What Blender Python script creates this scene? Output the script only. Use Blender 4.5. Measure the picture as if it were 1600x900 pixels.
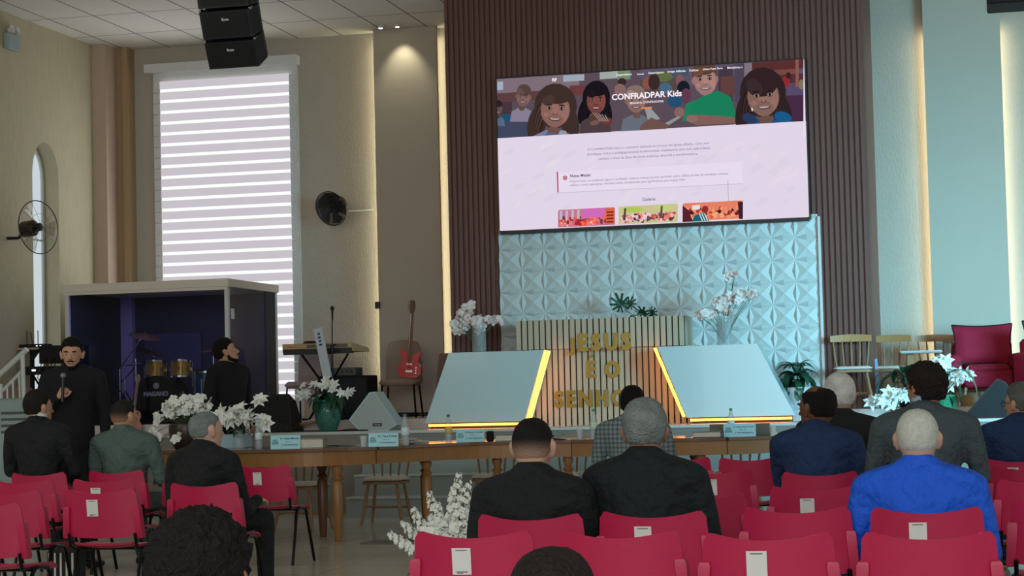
import bpy, bmesh, math, random
from mathutils import Vector, Matrix, noise
random.seed(7)
for o in list(bpy.data.objects): bpy.data.objects.remove(o)
SC = bpy.context.scene
COL = SC.collection
PI = math.pi

# ------------------------------------------------------------------ camera
FPX, CYP, EYE = 3000.0, 470.0, 1.3
def _basis(y, p, r):
    cy, sy, cp, sp = math.cos(y), math.sin(y), math.cos(p), math.sin(p)
    f = Vector((-sy*cp, cy*cp, sp)); rt = Vector((cy, sy, 0)); up = rt.cross(f)
    c, s = math.cos(r), math.sin(r)
    return c*rt + s*up, -s*rt + c*up, f
RT, UP, FW = _basis(math.radians(13.48), math.radians(2.79), math.radians(-1.41))
CAM = Vector((0, 0, EYE))
cd = bpy.data.cameras.new('camera'); cam = bpy.data.objects.new('camera', cd); COL.objects.link(cam)
cam.matrix_world = Matrix(((RT.x, UP.x, -FW.x, 0), (RT.y, UP.y, -FW.y, 0), (RT.z, UP.z, -FW.z, EYE), (0, 0, 0, 1)))
cd.sensor_width = 36; cd.lens = 36*FPX/1600; cd.shift_y = (CYP-450)/1600
cd.clip_start = .1; cd.clip_end = 200
SC.camera = cam
def _ray(x, y): return FW + RT*((x-800)/FPX) - UP*((y-CYP)/FPX)
def aty(x, y, Y): d = _ray(x, y); return CAM + d*(Y/d.y)          # where the photo's sight line meets a depth
def atx(x, y, X): d = _ray(x, y); return CAM + d*(X/d.x)
def atz(x, y, Z): d = _ray(x, y); return CAM + d*((Z-EYE)/d.z)

# ------------------------------------------------------------------ light
vs = SC.view_settings
vs.view_transform = 'Standard'; vs.look = 'None'; vs.exposure = 0.0; vs.gamma = 1; vs.use_curve_mapping = False
w = bpy.data.worlds.new('hall_light'); SC.world = w; w.use_nodes = True
w.node_tree.nodes['Background'].inputs[0].default_value = (.66, .67, .63, 1)
w.node_tree.nodes['Background'].inputs[1].default_value = .75
def area(name, loc, to, sx, sy, power, col, spread=180):
    l = bpy.data.lights.new(name, 'AREA'); l.shape = 'RECTANGLE'; l.size = sx; l.size_y = sy
    l.energy = power; l.color = col; l.spread = math.radians(spread)
    o = bpy.data.objects.new(name, l); COL.objects.link(o); o.location = loc
    o.rotation_euler = (Vector(to)-Vector(loc)).to_track_quat('-Z', 'Y').to_euler()
    return o
area('right_windows_light', (6.6, 12.5, 2.7), (-.4, 24, 1.7), 4, 2.6, 235, (.27, .76, 1.0), 50)
area('rear_fill_light', (-1.0, -6, 4.6), (-5, 20, 1.6), 12, 4, 1000, (.95, .98, .95))  # added fill, stands for light from the unseen hall behind the camera
area('left_side_light', (-10.9, 9, 4.2), (-6, 16, 0), 5, 3, 130, (.95, .95, .85))  # area light just inside the left wall, aimed at the left seats
area('stage_window_light', (-10.0, 24.3, 3.4), (-9.4, 10, 2.0), 1.7, 3.8, 45, (.9, .95, 1))

# ------------------------------------------------------------------ materials
def lin(c):
    return tuple(((v/255)/12.92 if v/255 <= .04045 else ((v/255+.055)/1.055)**2.4) for v in c)
MATS = {}
def mat(name, rgb, rough=.6, metal=0, var=.08, scale=20, bump=0, bscale=60, emit=0, alpha=1, trans=0, coat=0, spec=.5, stretch=None, ior=1.45, bdist=.02):
    if name in MATS: return MATS[name]
    m = bpy.data.materials.new(name); m.use_nodes = True; nt = m.node_tree; n = nt.nodes; b = n['Principled BSDF']
    c = lin(rgb)
    b.inputs['Roughness'].default_value = rough; b.inputs['Metallic'].default_value = metal
    b.inputs['Specular IOR Level'].default_value = spec; b.inputs['IOR'].default_value = ior
    b.inputs['Coat Weight'].default_value = coat; b.inputs['Transmission Weight'].default_value = trans
    b.inputs['Alpha'].default_value = alpha
    tc = n.new('ShaderNodeTexCoord'); mp = n.new('ShaderNodeMapping')
    nt.links.new(tc.outputs['Object'], mp.inputs[0])
    if stretch: mp.inputs['Scale'].default_value = stretch
    nz = n.new('ShaderNodeTexNoise'); nz.inputs['Scale'].default_value = scale; nz.inputs['Detail'].default_value = 5
    nt.links.new(mp.outputs[0], nz.inputs['Vector'])
    mx = n.new('ShaderNodeMix'); mx.data_type = 'RGBA'
    mx.inputs[6].default_value = (*[v*(1-var) for v in c], 1); mx.inputs[7].default_value = (*[min(1, v*(1+var)) for v in c], 1)
    nt.links.new(nz.outputs[0], mx.inputs[0]); nt.links.new(mx.outputs[2], b.inputs['Base Color'])
    if emit:
        nt.links.new(mx.outputs[2], b.inputs['Emission Color']); b.inputs['Emission Strength'].default_value = emit
    if bump:
        n2 = n.new('ShaderNodeTexNoise'); n2.inputs['Scale'].default_value = bscale; n2.inputs['Detail'].default_value = 4
        nt.links.new(mp.outputs[0], n2.inputs['Vector'])
        bp = n.new('ShaderNodeBump'); bp.inputs['Strength'].default_value = bump; bp.inputs['Distance'].default_value = bdist
        nt.links.new(n2.outputs[0], bp.inputs['Height']); nt.links.new(bp.outputs[0], b.inputs['Normal'])
    MATS[name] = m
    return m
def grid_mat(name, rgb, line, sx, sy, lw, rough, bump_line=.3, var=.05, offs=(0, 0), spec=.5):
    """tiles of sx by sy metres with thin joints, on a horizontal plane in object space"""
    m = bpy.data.materials.new(name); m.use_nodes = True; nt = m.node_tree; n = nt.nodes; b = n['Principled BSDF']
    b.inputs['Roughness'].default_value = rough; b.inputs['Specular IOR Level'].default_value = spec
    tc = n.new('ShaderNodeTexCoord'); br = n.new('ShaderNodeTexBrick'); mp = n.new('ShaderNodeMapping')
    mp.inputs['Location'].default_value = (offs[0], offs[1], 0)
    nt.links.new(tc.outputs['Object'], mp.inputs[0]); nt.links.new(mp.outputs[0], br.inputs['Vector'])
    br.offset = 0; br.inputs['Scale'].default_value = 1; br.inputs['Brick Width'].default_value = sx; br.inputs['Row Height'].default_value = sy
    br.inputs['Mortar Size'].default_value = lw; br.inputs['Mortar Smooth'].default_value = .1
    c = lin(rgb); br.inputs['Color1'].default_value = (*[v*(1-var) for v in c], 1); br.inputs['Color2'].default_value = (*[v*(1+var) for v in c], 1)
    br.inputs['Mortar'].default_value = (*lin(line), 1)
    nt.links.new(br.outputs['Color'], b.inputs['Base Color'])
    MATS[name] = m
    return m
M_leftwall = mat('olive stucco', (176, 168, 140), .9, var=.12, scale=9, bump=.55, bscale=28, stretch=(1, 1, .35))
M_backwall = mat('grey textured plaster', (172, 163, 150), .9, var=.06, scale=5, bump=.35, bscale=40, stretch=(1, 1, .4))
M_pilaster = mat('smooth pilaster paint', (180, 170, 155), .8, var=.03, scale=2)
M_corner = mat('tan column paint', (160, 134, 102), .85, var=.05, scale=6)
M_corner2 = mat('pinkish column paint', (182, 160, 142), .85, var=.05, scale=6)
M_ceil = grid_mat('ceiling tiles', (214, 212, 204), (88, 86, 82), .625, 1.25, .010, .9, offs=(.02, .35), var=.03)
M_floor = grid_mat('polished cream floor tiles', (200, 194, 180), (125, 120, 108), .8, .8, .004, .16, var=.03, spec=.55)
M_stage = mat('pale stage floor', (206, 196, 190), .3, var=.05, scale=4)
M_stagefront = mat('stone stage front', (128, 124, 116), .6, var=.2, scale=3, stretch=(1, 1, 4))
M_stair = mat('white stair riser', (150, 160, 158), .5, var=.05, scale=4)
M_nosing = mat('pale step edge', (190, 196, 192), .4)
M_slat = mat('dark brown fluted wood', (104, 68, 60), .55, var=.18, scale=14, stretch=(3, 3, .3))
M_tile3d = mat('white relief panel', (196, 202, 200), .55, var=.02)
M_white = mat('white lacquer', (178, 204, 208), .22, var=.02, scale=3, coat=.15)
M_whitem = mat('white matt paint', (205, 205, 205), .6, var=.03)
M_black = mat('black grille', (9, 10, 14), .65, var=.3, scale=200)
M_blackp = mat('black plastic', (16, 16, 18), .4, var=.15)
M_blackm = mat('black metal tube', (22, 24, 27), .28, metal=.7)
M_red = mat('crimson moulded plastic', (172, 24, 70), .42, var=.05, scale=12, bump=.12, bscale=300)
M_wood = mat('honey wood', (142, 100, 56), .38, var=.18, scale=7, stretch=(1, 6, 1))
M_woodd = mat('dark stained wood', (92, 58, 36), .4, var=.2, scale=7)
M_top = mat('glossy table veneer', (112, 84, 66), .16, var=.12, scale=5, stretch=(1, 6, 1), coat=.3)
M_chairw = mat('worn chair wood', (146, 112, 76), .5, var=.15, scale=10)
M_cush = mat('cream cushion vinyl', (205, 196, 184), .6, var=.04)
M_slatl = mat('light oak slats', (188, 174, 150), .5, var=.12, scale=12, stretch=(3, 3, .3))
M_slatgap = mat('dark slat gap', (62, 55, 48), .8)
M_gold = mat('gold metal letters', (150, 124, 54), .32, metal=.6)
M_chrome = mat('chrome', (200, 200, 200), .15, metal=1)
M_brass = mat('cymbal bronze', (150, 120, 90), .3, metal=.9)
M_goldlac = mat('gold sparkle lacquer', (190, 150, 60), .2, metal=.6, var=.4, scale=50)
M_teal = mat('teal drum shell', (20, 90, 100), .3, metal=.3)
M_drumhead = mat('black drum head', (20, 20, 22), .35)
M_print = mat('pale print', (200, 200, 195), .6)
M_dark = mat('near black cloth', (14, 14, 17), .9, var=.2, scale=60)
M_navy = mat('midnight blue panel', (34, 36, 52), .6)
M_navyb = mat('deep blue foam panel', (58, 60, 84), .8, var=.2, scale=30)
M_lilac = mat('violet lit column', (150, 138, 170), .8)  # violet light of the booth put into the column colour
def glass(name, rgb, dens, rough=.02):
    """thin tinted pane: partly clear, partly mirror"""
    m = bpy.data.materials.new(name); m.use_nodes = True; nt = m.node_tree; n = nt.nodes; n.clear()
    o = n.new('ShaderNodeOutputMaterial'); t = n.new('ShaderNodeBsdfTransparent'); g = n.new('ShaderNodeBsdfGlossy'); mx = n.new('ShaderNodeMixShader')
    nz = n.new('ShaderNodeTexNoise'); nz.inputs['Scale'].default_value = 2
    rp = n.new('ShaderNodeMapRange'); rp.inputs[3].default_value = rough; rp.inputs[4].default_value = rough+.02
    nt.links.new(nz.outputs[0], rp.inputs[0]); nt.links.new(rp.outputs[0], g.inputs['Roughness'])
    t.inputs[0].default_value = (*rgb, 1); g.inputs[0].default_value = (.9, .9, .9, 1)
    fr = n.new('ShaderNodeFresnel'); fr.inputs[0].default_value = 1.45
    ge = n.new('ShaderNodeNewGeometry'); ma = n.new('ShaderNodeMath'); ma.operation = 'SUBTRACT'; ma.inputs[0].default_value = 1; ma.use_clamp = True
    mb_ = n.new('ShaderNodeMath'); mb_.operation = 'MULTIPLY'; nt.links.new(ge.outputs['Backfacing'], ma.inputs[1]); nt.links.new(fr.outputs[0], mb_.inputs[0]); nt.links.new(ma.outputs[0], mb_.inputs[1])
    nt.links.new(mb_.outputs[0], mx.inputs[0]); nt.links.new(t.outputs[0], mx.inputs[1]); nt.links.new(g.outputs[0], mx.inputs[2]); nt.links.new(mx.outputs[0], o.inputs[0])
    MATS[name] = m; return m
M_glassdark = glass('smoked glass', (.72, .74, .80), 1)
M_glass = mat('clear glass', (190, 205, 205), .08, alpha=.30)
M_bottle = mat('clear plastic bottle', (196, 214, 222), .12, alpha=.38)
M_frost = mat('translucent plastic cup', (215, 225, 228), .3, alpha=.55)
def emis(name, rgb, s, var=.03):
    m = bpy.data.materials.new(name); m.use_nodes = True; nt = m.node_tree; n = nt.nodes; n.clear()
    o = n.new('ShaderNodeOutputMaterial'); e = n.new('ShaderNodeEmission'); nz = n.new('ShaderNodeTexNoise'); nz.inputs['Scale'].default_value = 3
    mx = n.new('ShaderNodeMix'); mx.data_type = 'RGBA'; c = lin(rgb)
    mx.inputs[6].default_value = (*[v*(1-var) for v in c], 1); mx.inputs[7].default_value = (*c, 1)
    nt.links.new(nz.outputs[0], mx.inputs[0]); nt.links.new(mx.outputs[2], e.inputs[0]); e.inputs[1].default_value = s
    nt.links.new(e.outputs[0], o.inputs[0]); MATS[name] = m; return m
E_warm = emis('warm white led strip', (255, 248, 210), 9)
E_amber = emis('amber led strip', (255, 145, 45), 11)
E_blue = emis('violet led strip', (90, 80, 255), 22)
E_sky = emis('daylit blind sheer band', (250, 252, 252), 1.05)
E_blind = emis('daylit blind dense band', (205, 200, 206), .95)
E_skyl = emis('overcast daylight pane', (205, 216, 222), .95)
E_lamp = emis('small lamp', (255, 245, 200), 14)
E_ledw = emis('tiny indicator', (230, 240, 255), 2)
def skin(name, rgb): return mat(name, rgb, .55, var=.06, scale=14)

# ------------------------------------------------------------------ builders
class MB:
    def __init__(s): s.v = []; s.f = []; s.m = []; s.mi = 0
    def add(s, vs, fs):
        b = len(s.v); s.v += [tuple(v) for v in vs]; s.f += [tuple(i+b for i in f) for f in fs]; s.m += [s.mi]*len(fs); return s
    def box(s, a, b, M=None):
        x0, y0, z0 = a; x1, y1, z1 = b
        vs = [Vector(p) for p in ((x0, y0, z0), (x1, y0, z0), (x1, y1, z0), (x0, y1, z0), (x0, y0, z1), (x1, y0, z1), (x1, y1, z1), (x0, y1, z1))]
        if M: vs = [M @ v for v in vs]
        return s.add(vs, [(0, 3, 2, 1), (4, 5, 6, 7), (0, 1, 5, 4), (1, 2, 6, 5), (2, 3, 7, 6), (3, 0, 4, 7)])
    def cbox(s, c, d, M=None): return s.box([c[i]-d[i]/2 for i in range(3)], [c[i]+d[i]/2 for i in range(3)], M)
    def bbox(s, a, b, r=.01, M=None, seg=3):
        """box with rounded vertical edges and chamfered rims"""
        x0, y0, z0 = a; x1, y1, z1 = b; ring = []
        for (cx, cy, a0) in ((x1-r, y1-r, 0), (x0+r, y1-r, PI/2), (x0+r, y0+r, PI), (x1-r, y0+r, 1.5*PI)):
            for k in range(seg+1):
                t = a0+PI/2*k/seg; ring.append((cx, cy, t))
        n = len(ring); vs = []
        for z, q in ((z0, r*.45), (z0+r*.5, r), (z1-r*.5, r), (z1, r*.45)):
            for cx, cy, t in ring: vs.append(Vector((cx+q*math.cos(t), cy+q*math.sin(t), z)))
        if M: vs = [M @ v for v in vs]
        fs = [tuple(range(n-1, -1, -1)), tuple(range(3*n, 4*n))]
        for L in range(3):
            for i in range(n): j = (i+1) % n; fs.append((L*n+i, L*n+j, (L+1)*n+j, (L+1)*n+i))
        return s.add(vs, fs)
    def prism(s, pts, y0, y1, M=None):
        """outline in x,z extruded along y"""
        n = len(pts); vs = [Vector((p[0], y0, p[1])) for p in pts]+[Vector((p[0], y1, p[1])) for p in pts]
        if M: vs = [M @ v for v in vs]
        return s.add(vs, [tuple(range(n)), tuple(range(2*n-1, n-1, -1))]+[(i, i+n, (i+1) % n+n, (i+1) % n) for i in range(n)])
    def tube(s, pts, r, seg=8, cap=True):
        pts = [Vector(p) for p in pts]; rs = r if isinstance(r, (list, tuple)) else [r]*len(pts)
        vs = []; prev = None
        for i, p in enumerate(pts):
            t = (pts[min(i+1, len(pts)-1)]-pts[max(i-1, 0)]).normalized()
            if prev is None:
                a = Vector((0, 0, 1)) if abs(t.z) < .9 else Vector((1, 0, 0)); u = t.cross(a).normalized()
            else:
                u = (prev-t*prev.dot(t)).normalized()
            prev = u; v = t.cross(u)
            for k in range(seg): a = 2*PI*k/seg; vs.append(p+(u*math.cos(a)+v*math.sin(a))*rs[i])
        fs = []
        for i in range(len(pts)-1):
            for k in range(seg): j = (k+1) % seg; fs.append((i*seg+k, i*seg+j, (i+1)*seg+j, (i+1)*seg+k))
        if cap: fs += [tuple(range(seg-1, -1, -1)), tuple(range((len(pts)-1)*seg, len(pts)*seg))]
        return s.add(vs, fs)
    def lathe(s, prof, seg=20, M=None, c=(0, 0, 0)):
        vs = []; n = len(prof)
        for r, z in prof:
            for k in range(seg): a = 2*PI*k/seg; vs.append(Vector((c[0]+r*math.cos(a), c[1]+r*math.sin(a), c[2]+z)))
        if M: vs = [M @ v for v in vs]
        fs = []
        for i in range(n-1):
            for k in range(seg): j = (k+1) % seg; fs.append((i*seg+k, i*seg+j, (i+1)*seg+j, (i+1)*seg+k))
        fs += [tuple(range(seg-1, -1, -1)), tuple(range((n-1)*seg, n*seg))]
        return s.add(vs, fs)
    def ball(s, c, r, M=None, u=12, v=8):
        r = r if isinstance(r, (tuple, list)) else (r, r, r); vs = []
        for i in range(1, v):
            for k in range(u): a = 2*PI*k/u; b = PI*i/v; vs.append(Vector((c[0]+r[0]*math.sin(b)*math.cos(a), c[1]+r[1]*math.sin(b)*math.sin(a), c[2]+r[2]*math.cos(b))))
        vs += [Vector((c[0], c[1], c[2]+r[2])), Vector((c[0], c[1], c[2]-r[2]))]
        if M: vs = [M @ p for p in vs]
        fs = [((i)*u+k, (i+1)*u+k, (i+1)*u+(k+1) % u, i*u+(k+1) % u) for i in range(v-2) for k in range(u)]
        T = (v-1)*u
        fs += [(T, k, (k+1) % u) for k in range(u)]+[(T+1, (v-2)*u+(k+1) % u, (v-2)*u+k) for k in range(u)]
        return s.add(vs, fs)
    def hull(s, els, seg=2, M=None):
        bm = bmesh.new()
        for c, r in els:
            r = r if isinstance(r, (tuple, list)) else (r, r, r)
            for v in ICO[seg]: bm.verts.new((c[0]+v.x*r[0], c[1]+v.y*r[1], c[2]+v.z*r[2]))
        res = bmesh.ops.convex_hull(bm, input=list(bm.verts))
        bmesh.ops.delete(bm, geom=list({g for g in res['geom_interior']+res['geom_unused'] if isinstance(g, bmesh.types.BMVert)}), context='VERTS')
        bm.verts.index_update()
        s.add([(M @ v.co if M else v.co.copy()) for v in bm.verts], [[v.index for v in f.verts] for f in bm.faces]); bm.free(); return s
    def build(s, name, mats, parent=None, smooth=None, label=None, loc=None, remesh=None, smooth_it=3, fixn=True, mod=None):
        me = bpy.data.meshes.new(name); me.from_pydata(s.v, [], s.f)
        mats = mats if isinstance(mats, (list, tuple)) else [mats]
        for m in mats: me.materials.append(m)
        if len(mats) > 1: me.polygons.foreach_set('material_index', s.m)
        if fixn:
            bm = bmesh.new(); bm.from_mesh(me); bmesh.ops.recalc_face_normals(bm, faces=bm.faces); bm.to_mesh(me); bm.free()
        o = bpy.data.objects.new(name, me); COL.objects.link(o)
        if remesh:
            r = o.modifiers.new('r', 'REMESH'); r.mode = 'VOXEL'; r.voxel_size = remesh
            q = o.modifiers.new('s', 'SMOOTH'); q.iterations = smooth_it; q.factor = .5
            bake(o); smooth = True
        if mod: mod(o); bake(o)
        me = o.data
        if smooth is True: me.polygons.foreach_set('use_smooth', [True]*len(me.polygons))
        elif smooth: me.polygons.foreach_set('use_smooth', [True]*len(me.polygons)); me.set_sharp_from_angle(angle=math.radians(smooth))
        if parent: o.parent = parent
        if loc: o.location = loc
        if label: o['label'] = label
        return o
def bake(o):
    bpy.context.view_layer.update()
    me = bpy.data.meshes.new_from_object(o.evaluated_get(bpy.context.evaluated_depsgraph_get()))
    o.modifiers.clear(); o.data = me
ICO = {}
for q in (1, 2, 3, 4, 5):
    _b = bmesh.new(); bmesh.ops.create_icosphere(_b, subdivisions=q, radius=1); ICO[q] = [v.co.copy() for v in _b.verts]
    if q == 5: ICO5F = [[v.index for v in f.verts] for f in _b.faces]
    if q == 4: ICO4F = [[v.index for v in f.verts] for f in _b.faces]
    _b.free()
def tag(o, label, cat, group=None):
    o['label'] = label; o['category'] = cat
    if group: o['group'] = group
    return o
def struct(o): o['kind'] = 'structure'; return o
def thing(name, loc, rz, label, cat, group=None, rx=0, ry=0):
    o = bpy.data.objects.new(name, None); COL.objects.link(o); o.location = loc; o.rotation_euler = (rx, ry, rz); o.empty_display_size = .1
    return tag(o, label, cat, group)
def dup(root, loc, rz, label, skip=()):
    r = root.copy(); COL.objects.link(r); r.location = loc; r.rotation_euler = (0, 0, rz); r['label'] = label
    for ch in list(root.children):
        if ch.name.split('.')[0] in skip: continue
        c = ch.copy(); COL.objects.link(c); c.parent = r
        for g in list(ch.children):
            d = g.copy(); COL.objects.link(d); d.parent = c
    return r
def part(name, me, parent, M=None):
    o = bpy.data.objects.new(name, me); COL.objects.link(o); o.parent = parent
    if M: o.matrix_local = M
    return o
_TX = {}
def textmesh(s, bold=0):
    if (s, bold) in _TX: return _TX[(s, bold)]
    c = bpy.data.curves.new('t', 'FONT'); c.body = s; c.size = 1; c.offset = bold; c.resolution_u = 3
    o = bpy.data.objects.new('t', c); COL.objects.link(o); bpy.context.view_layer.update()
    me = bpy.data.meshes.new_from_object(o.evaluated_get(bpy.context.evaluated_depsgraph_get()))
    vs = [(v.co.x, v.co.y) for v in me.vertices]; fs = [tuple(p.vertices) for p in me.polygons]
    # outline edges: those used by one face only
    cnt = {}
    for f in fs:
        for i in range(len(f)): e = (f[i], f[(i+1) % len(f)]); cnt[tuple(sorted(e))] = cnt.get(tuple(sorted(e)), 0)+1
    rim = [e for e in cnt if cnt[e] == 1]
    bpy.data.objects.remove(o); bpy.data.meshes.remove(me)
    _TX[(s, bold)] = (vs, fs, rim); return _TX[(s, bold)]
def text_into(mb, s, width, M, depth=0, bold=0, height=None):
    """lettering of given width, from the origin of M in its x,z plane, front to -y"""
    vs, fs, rim = textmesh(s, bold)
    x0 = min(v[0] for v in vs); x1 = max(v[0] for v in vs); k = width/(x1-x0); kz = k
    if height: kz = height/(max(v[1] for v in vs)-min(v[1] for v in vs))
    n = len(vs); P = [M @ Vector(((v[0]-x0)*k, -depth, v[1]*kz)) for v in vs]
    if depth:
        P += [M @ Vector(((v[0]-x0)*k, 0, v[1]*kz)) for v in vs]
        mb.add(P, fs+[(a, b, b+n, a+n) for a, b in rim])
    else: mb.add(P, fs)
T = Matrix.Translation
def RX(a): return Matrix.Rotation(a, 4, 'X')
def RY(a): return Matrix.Rotation(a, 4, 'Y')
def RZ(a): return Matrix.Rotation(a, 4, 'Z')

# ================================================================== SETTING
YB, CEIL, XL, YF = 24.5, 6.2, -11.55, 22.6
SZ, SY = .92, 21.0                       # stage height and front edge
struct(MB().box((XL-.3, -8, -.12), (9, YB+.3, 0)).build('floor', M_floor))
struct(MB().box((XL-.3, -8, CEIL), (9, YB+.3, CEIL+.1)).build('ceiling', M_ceil))
struct(MB().box((XL-.3, YB, 0), (9, YB+.3, CEIL)).build('wall_back', M_backwall))
# left wall with an arched opening
ya, yb = atx(52, 400, XL).y, atx(93, 400, XL).y
zt = atx(68, 222, XL).z; rad = (yb-ya)/2; ym = (ya+yb)/2; zs = zt-rad*1.25; zb = 1.35
mb = MB()
def lwall(y0, z0, y1, z1): mb.box((XL-.3, y0, z0), (XL, y1, z1))
lwall(-8, 0, ya, CEIL); lwall(yb, 0, YB, CEIL); lwall(ya, 0, yb, zb)
N = 14
for i in range(N):
    a0 = PI-PI*i/N; a1 = PI-PI*(i+1)/N
    y0, y1 = ym+rad*math.cos(a0), ym+rad*math.cos(a1); z0, z1 = zs+rad*1.25*math.sin(a0), zs+rad*1.25*math.sin(a1)
    vs = [(XL, y0, z0), (XL, y1, z1), (XL, y1, CEIL), (XL, y0, CEIL), (XL-.3, y0, z0), (XL-.3, y1, z1), (XL-.3, y1, CEIL), (XL-.3, y0, CEIL)]
    mb.add(vs, [(0, 1, 2, 3), (4, 7, 6, 5), (0, 4, 5, 1)])
struct(mb.build('wall_left', M_leftwall))
mb = MB(); pts = [(ya+.03, zb), (yb-.03, zb)]+[(ym+(rad-.03)*math.cos(PI*i/N), zs+(rad*1.25-.03)*math.sin(PI*i/N)) for i in range(N+1)]
mb.add([(XL-.24, p[0], p[1]) for p in pts], [tuple(range(len(pts)))])
w2 = struct(mb.build('window_2', E_skyl, fixn=False))
mb = MB(); fr = [(XL-.22, p[0], p[1]) for p in pts]; mb.tube(fr+[fr[0]], .025, 6)
zz = atx(68, 372, XL).z; mb.tube([(XL-.21, ya, zz), (XL-.21, yb, zz)], .012, 6)
mb.build('window_frame', M_whitem, w2)
# corner columns
def xs(px, Y=YB): return aty(px, 300, Y).x
mb = MB().box((XL, YB-.55, 0), (XL+.2, YB-.2, CEIL)); struct(mb.build('trim_1', M_corner2))
mb = MB().box((XL+.0, YB-.2, 0), (xs(213), YB, CEIL)).box((xs(206), YB-.26, 0), (xs(214), YB-.2, CEIL)); struct(mb.build('trim_2', M_corner))
# pilasters with light strips tucked behind both edges
PIL = [(585, 679.5), (1447, 1561)]
for k, (a, b) in enumerate(PIL):
    X0, X1 = aty(a+2, 250, YB-.2).x, aty(b+6 if k == 0 else b+9, 250, YB-.2).x
    struct(MB().box((X0, YB-.2, SZ), (X1, YB-.13, CEIL-.002)).box((X0+.06, YB-.13, SZ), (X1-.06, YB, CEIL-.002)).build('trim_%d' % (3+k), M_pilaster))
    for side, X in ((-1, X0), (1, X1)):
        xa = X-side*.03
        t = tag(MB().box((xa-.006, YB-.12, SZ+.25 if k else SZ+.6), (xa+.006, YB-.06, CEIL-.12 if k == 0 else CEIL-.5)).build('led_strip', E_warm),
                ['warm white light strip glowing behind the %s edge of the pilaster beside the window' , 'warm white light strip glowing behind the %s edge of the pilaster right of the screen'][k] % ('left' if side < 0 else 'right'), 'light strip', 'light strips behind the pilasters')
# second right pilaster edge is followed by textured wall; dark slatted feature wall
PX0, PX1 = aty(698, 200, YF).x, aty(1357, 300, YF).x
TX0, TX1 = aty(781, 420, YF).x, aty(1280, 420, YF).x
LZ = aty(1020, 350, YF).z
mb = MB(); mb.box((PX0, YF+.03, SZ), (PX1, YB, CEIL-.001))
p = .0655; n = int((PX1-PX0)/p); p = (PX1-PX0)/n
for i in range(n):
    x = PX0+i*p; z0 = SZ
    if x+p > TX0 and x < TX1: z0 = LZ-.02
    mb.box((x, YF, z0), (x+p*.62, YF+.035, CEIL-.002))
struct(mb.build('trim_5', M_slat))
# relief panel
mb = MB(); c = .272; nx = int(round((TX1-TX0)/c)); cx = (TX1-TX0)/nx; nz = 9; cz = .262; yb0 = YF+.0
H = .034
def P(u, v, h): return (TX0+u*cx, yb0-h, LZ+.03-v*cz)
for i in range(nx):
    for j in range(nz):
        vs = [P(i, j, 0), P(i+1, j, 0), P(i+1, j+1, 0), P(i, j+1, 0), P(i+.5, j+.5, H*.9), P(i+.5, j+.15, 0), P(i+.85, j+.5, 0), P(i+.5, j+.85, 0), P(i+.15, j+.5, 0),
              P(i+.5, j, H), P(i+1, j+.5, H), P(i+.5, j+1, H), P(i, j+.5, H)]
        fs = []
        for a, s_, b, m_ in ((0, 5, 1, 9), (1, 6, 2, 10), (2, 7, 3, 11), (3, 8, 0, 12)):
            fs += [(a, s_, 4), (s_, b, 4), (a, m_, s_), (m_, b, s_)]
        mb.add(vs, fs)
struct(mb.build('trim_6', M_tile3d, fixn=False))
struct(MB().box((TX1, YF-.04, SZ), (TX1+.03, YF+.03, LZ)).build('trim_7', M_whitem))
# stage
struct(MB().box((XL, SY, 0), (9, YB, SZ)).build('stage', [M_stage]))
PZ, PY = 1.04, 21.95
struct(MB().box((XL, PY, SZ), (9, YB, PZ)).build('platform', M_stage))
struct(MB().box((XL, SY-.02, 0), (9, SY, SZ-.03)).build('stage_front', M_stagefront))
struct(MB().box((XL, SY-.04, SZ-.03), (9, SY, SZ+.002)).build('stage_edge', M_nosing))
XS0 = aty(554, 760, 20.4).x
mb = MB()
for k in range(3): mb.box((XS0, SY-.9+.3*k, 0 if k == 0 else .2*k+.0), (-.2, SY-.04, .2+.23*k-.0 if k else .2))
struct(mb.build('stairs', M_stair))
mb = MB()
for k, z in enumerate((.2, .43, .66)): mb.box((XS0, SY-.93+.3*k, z), (-.2, SY-.6+.3*k, z+.02))
struct(mb.build('stair_tread', M_nosing))
# window with zebra blind
wx0, wx1 = aty(241, 300, YB-.1).x, aty(465, 300, YB-.1).x
ztop = aty(350, 105, YB-.1).z; zbot = PZ+.03
bl = struct(MB().box((wx0-.02, YB-.03, zbot), (wx1+.0, YB-.0, ztop)).build('window_1', M_whitem))
mb = MB(); mb.box((wx0-.1, YB-.16, ztop-.02), (wx1+.03, YB, ztop+.10)); mb.build('blind_box', M_whitem, bl)
mb = MB()
gx0, gx1 = wx0+.10, wx1-.1
mb.box((gx0, YB-.075, zbot), (gx1, YB-.07, ztop-.14)); mb.build('pane', E_sky, bl)
mb = MB(); nb = 31; hb = (ztop-.14-zbot)/nb
for i in range(nb): mb.box((gx0, YB-.09, zbot+i*hb+hb*.30), (gx1, YB-.078, zbot+(i+1)*hb))
mb.build('blind_band', E_blind, bl)
mb = MB()
for x0, x1 in ((wx0, gx0), (gx1, wx1)):
    for i in range(nb): mb.box((x0, YB-.085, zbot+i*hb), (x1, YB-.06-.012*(i % 2), zbot+(i+1)*hb-.01))
mb.build('blind_edge', M_whitem, bl)

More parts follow.
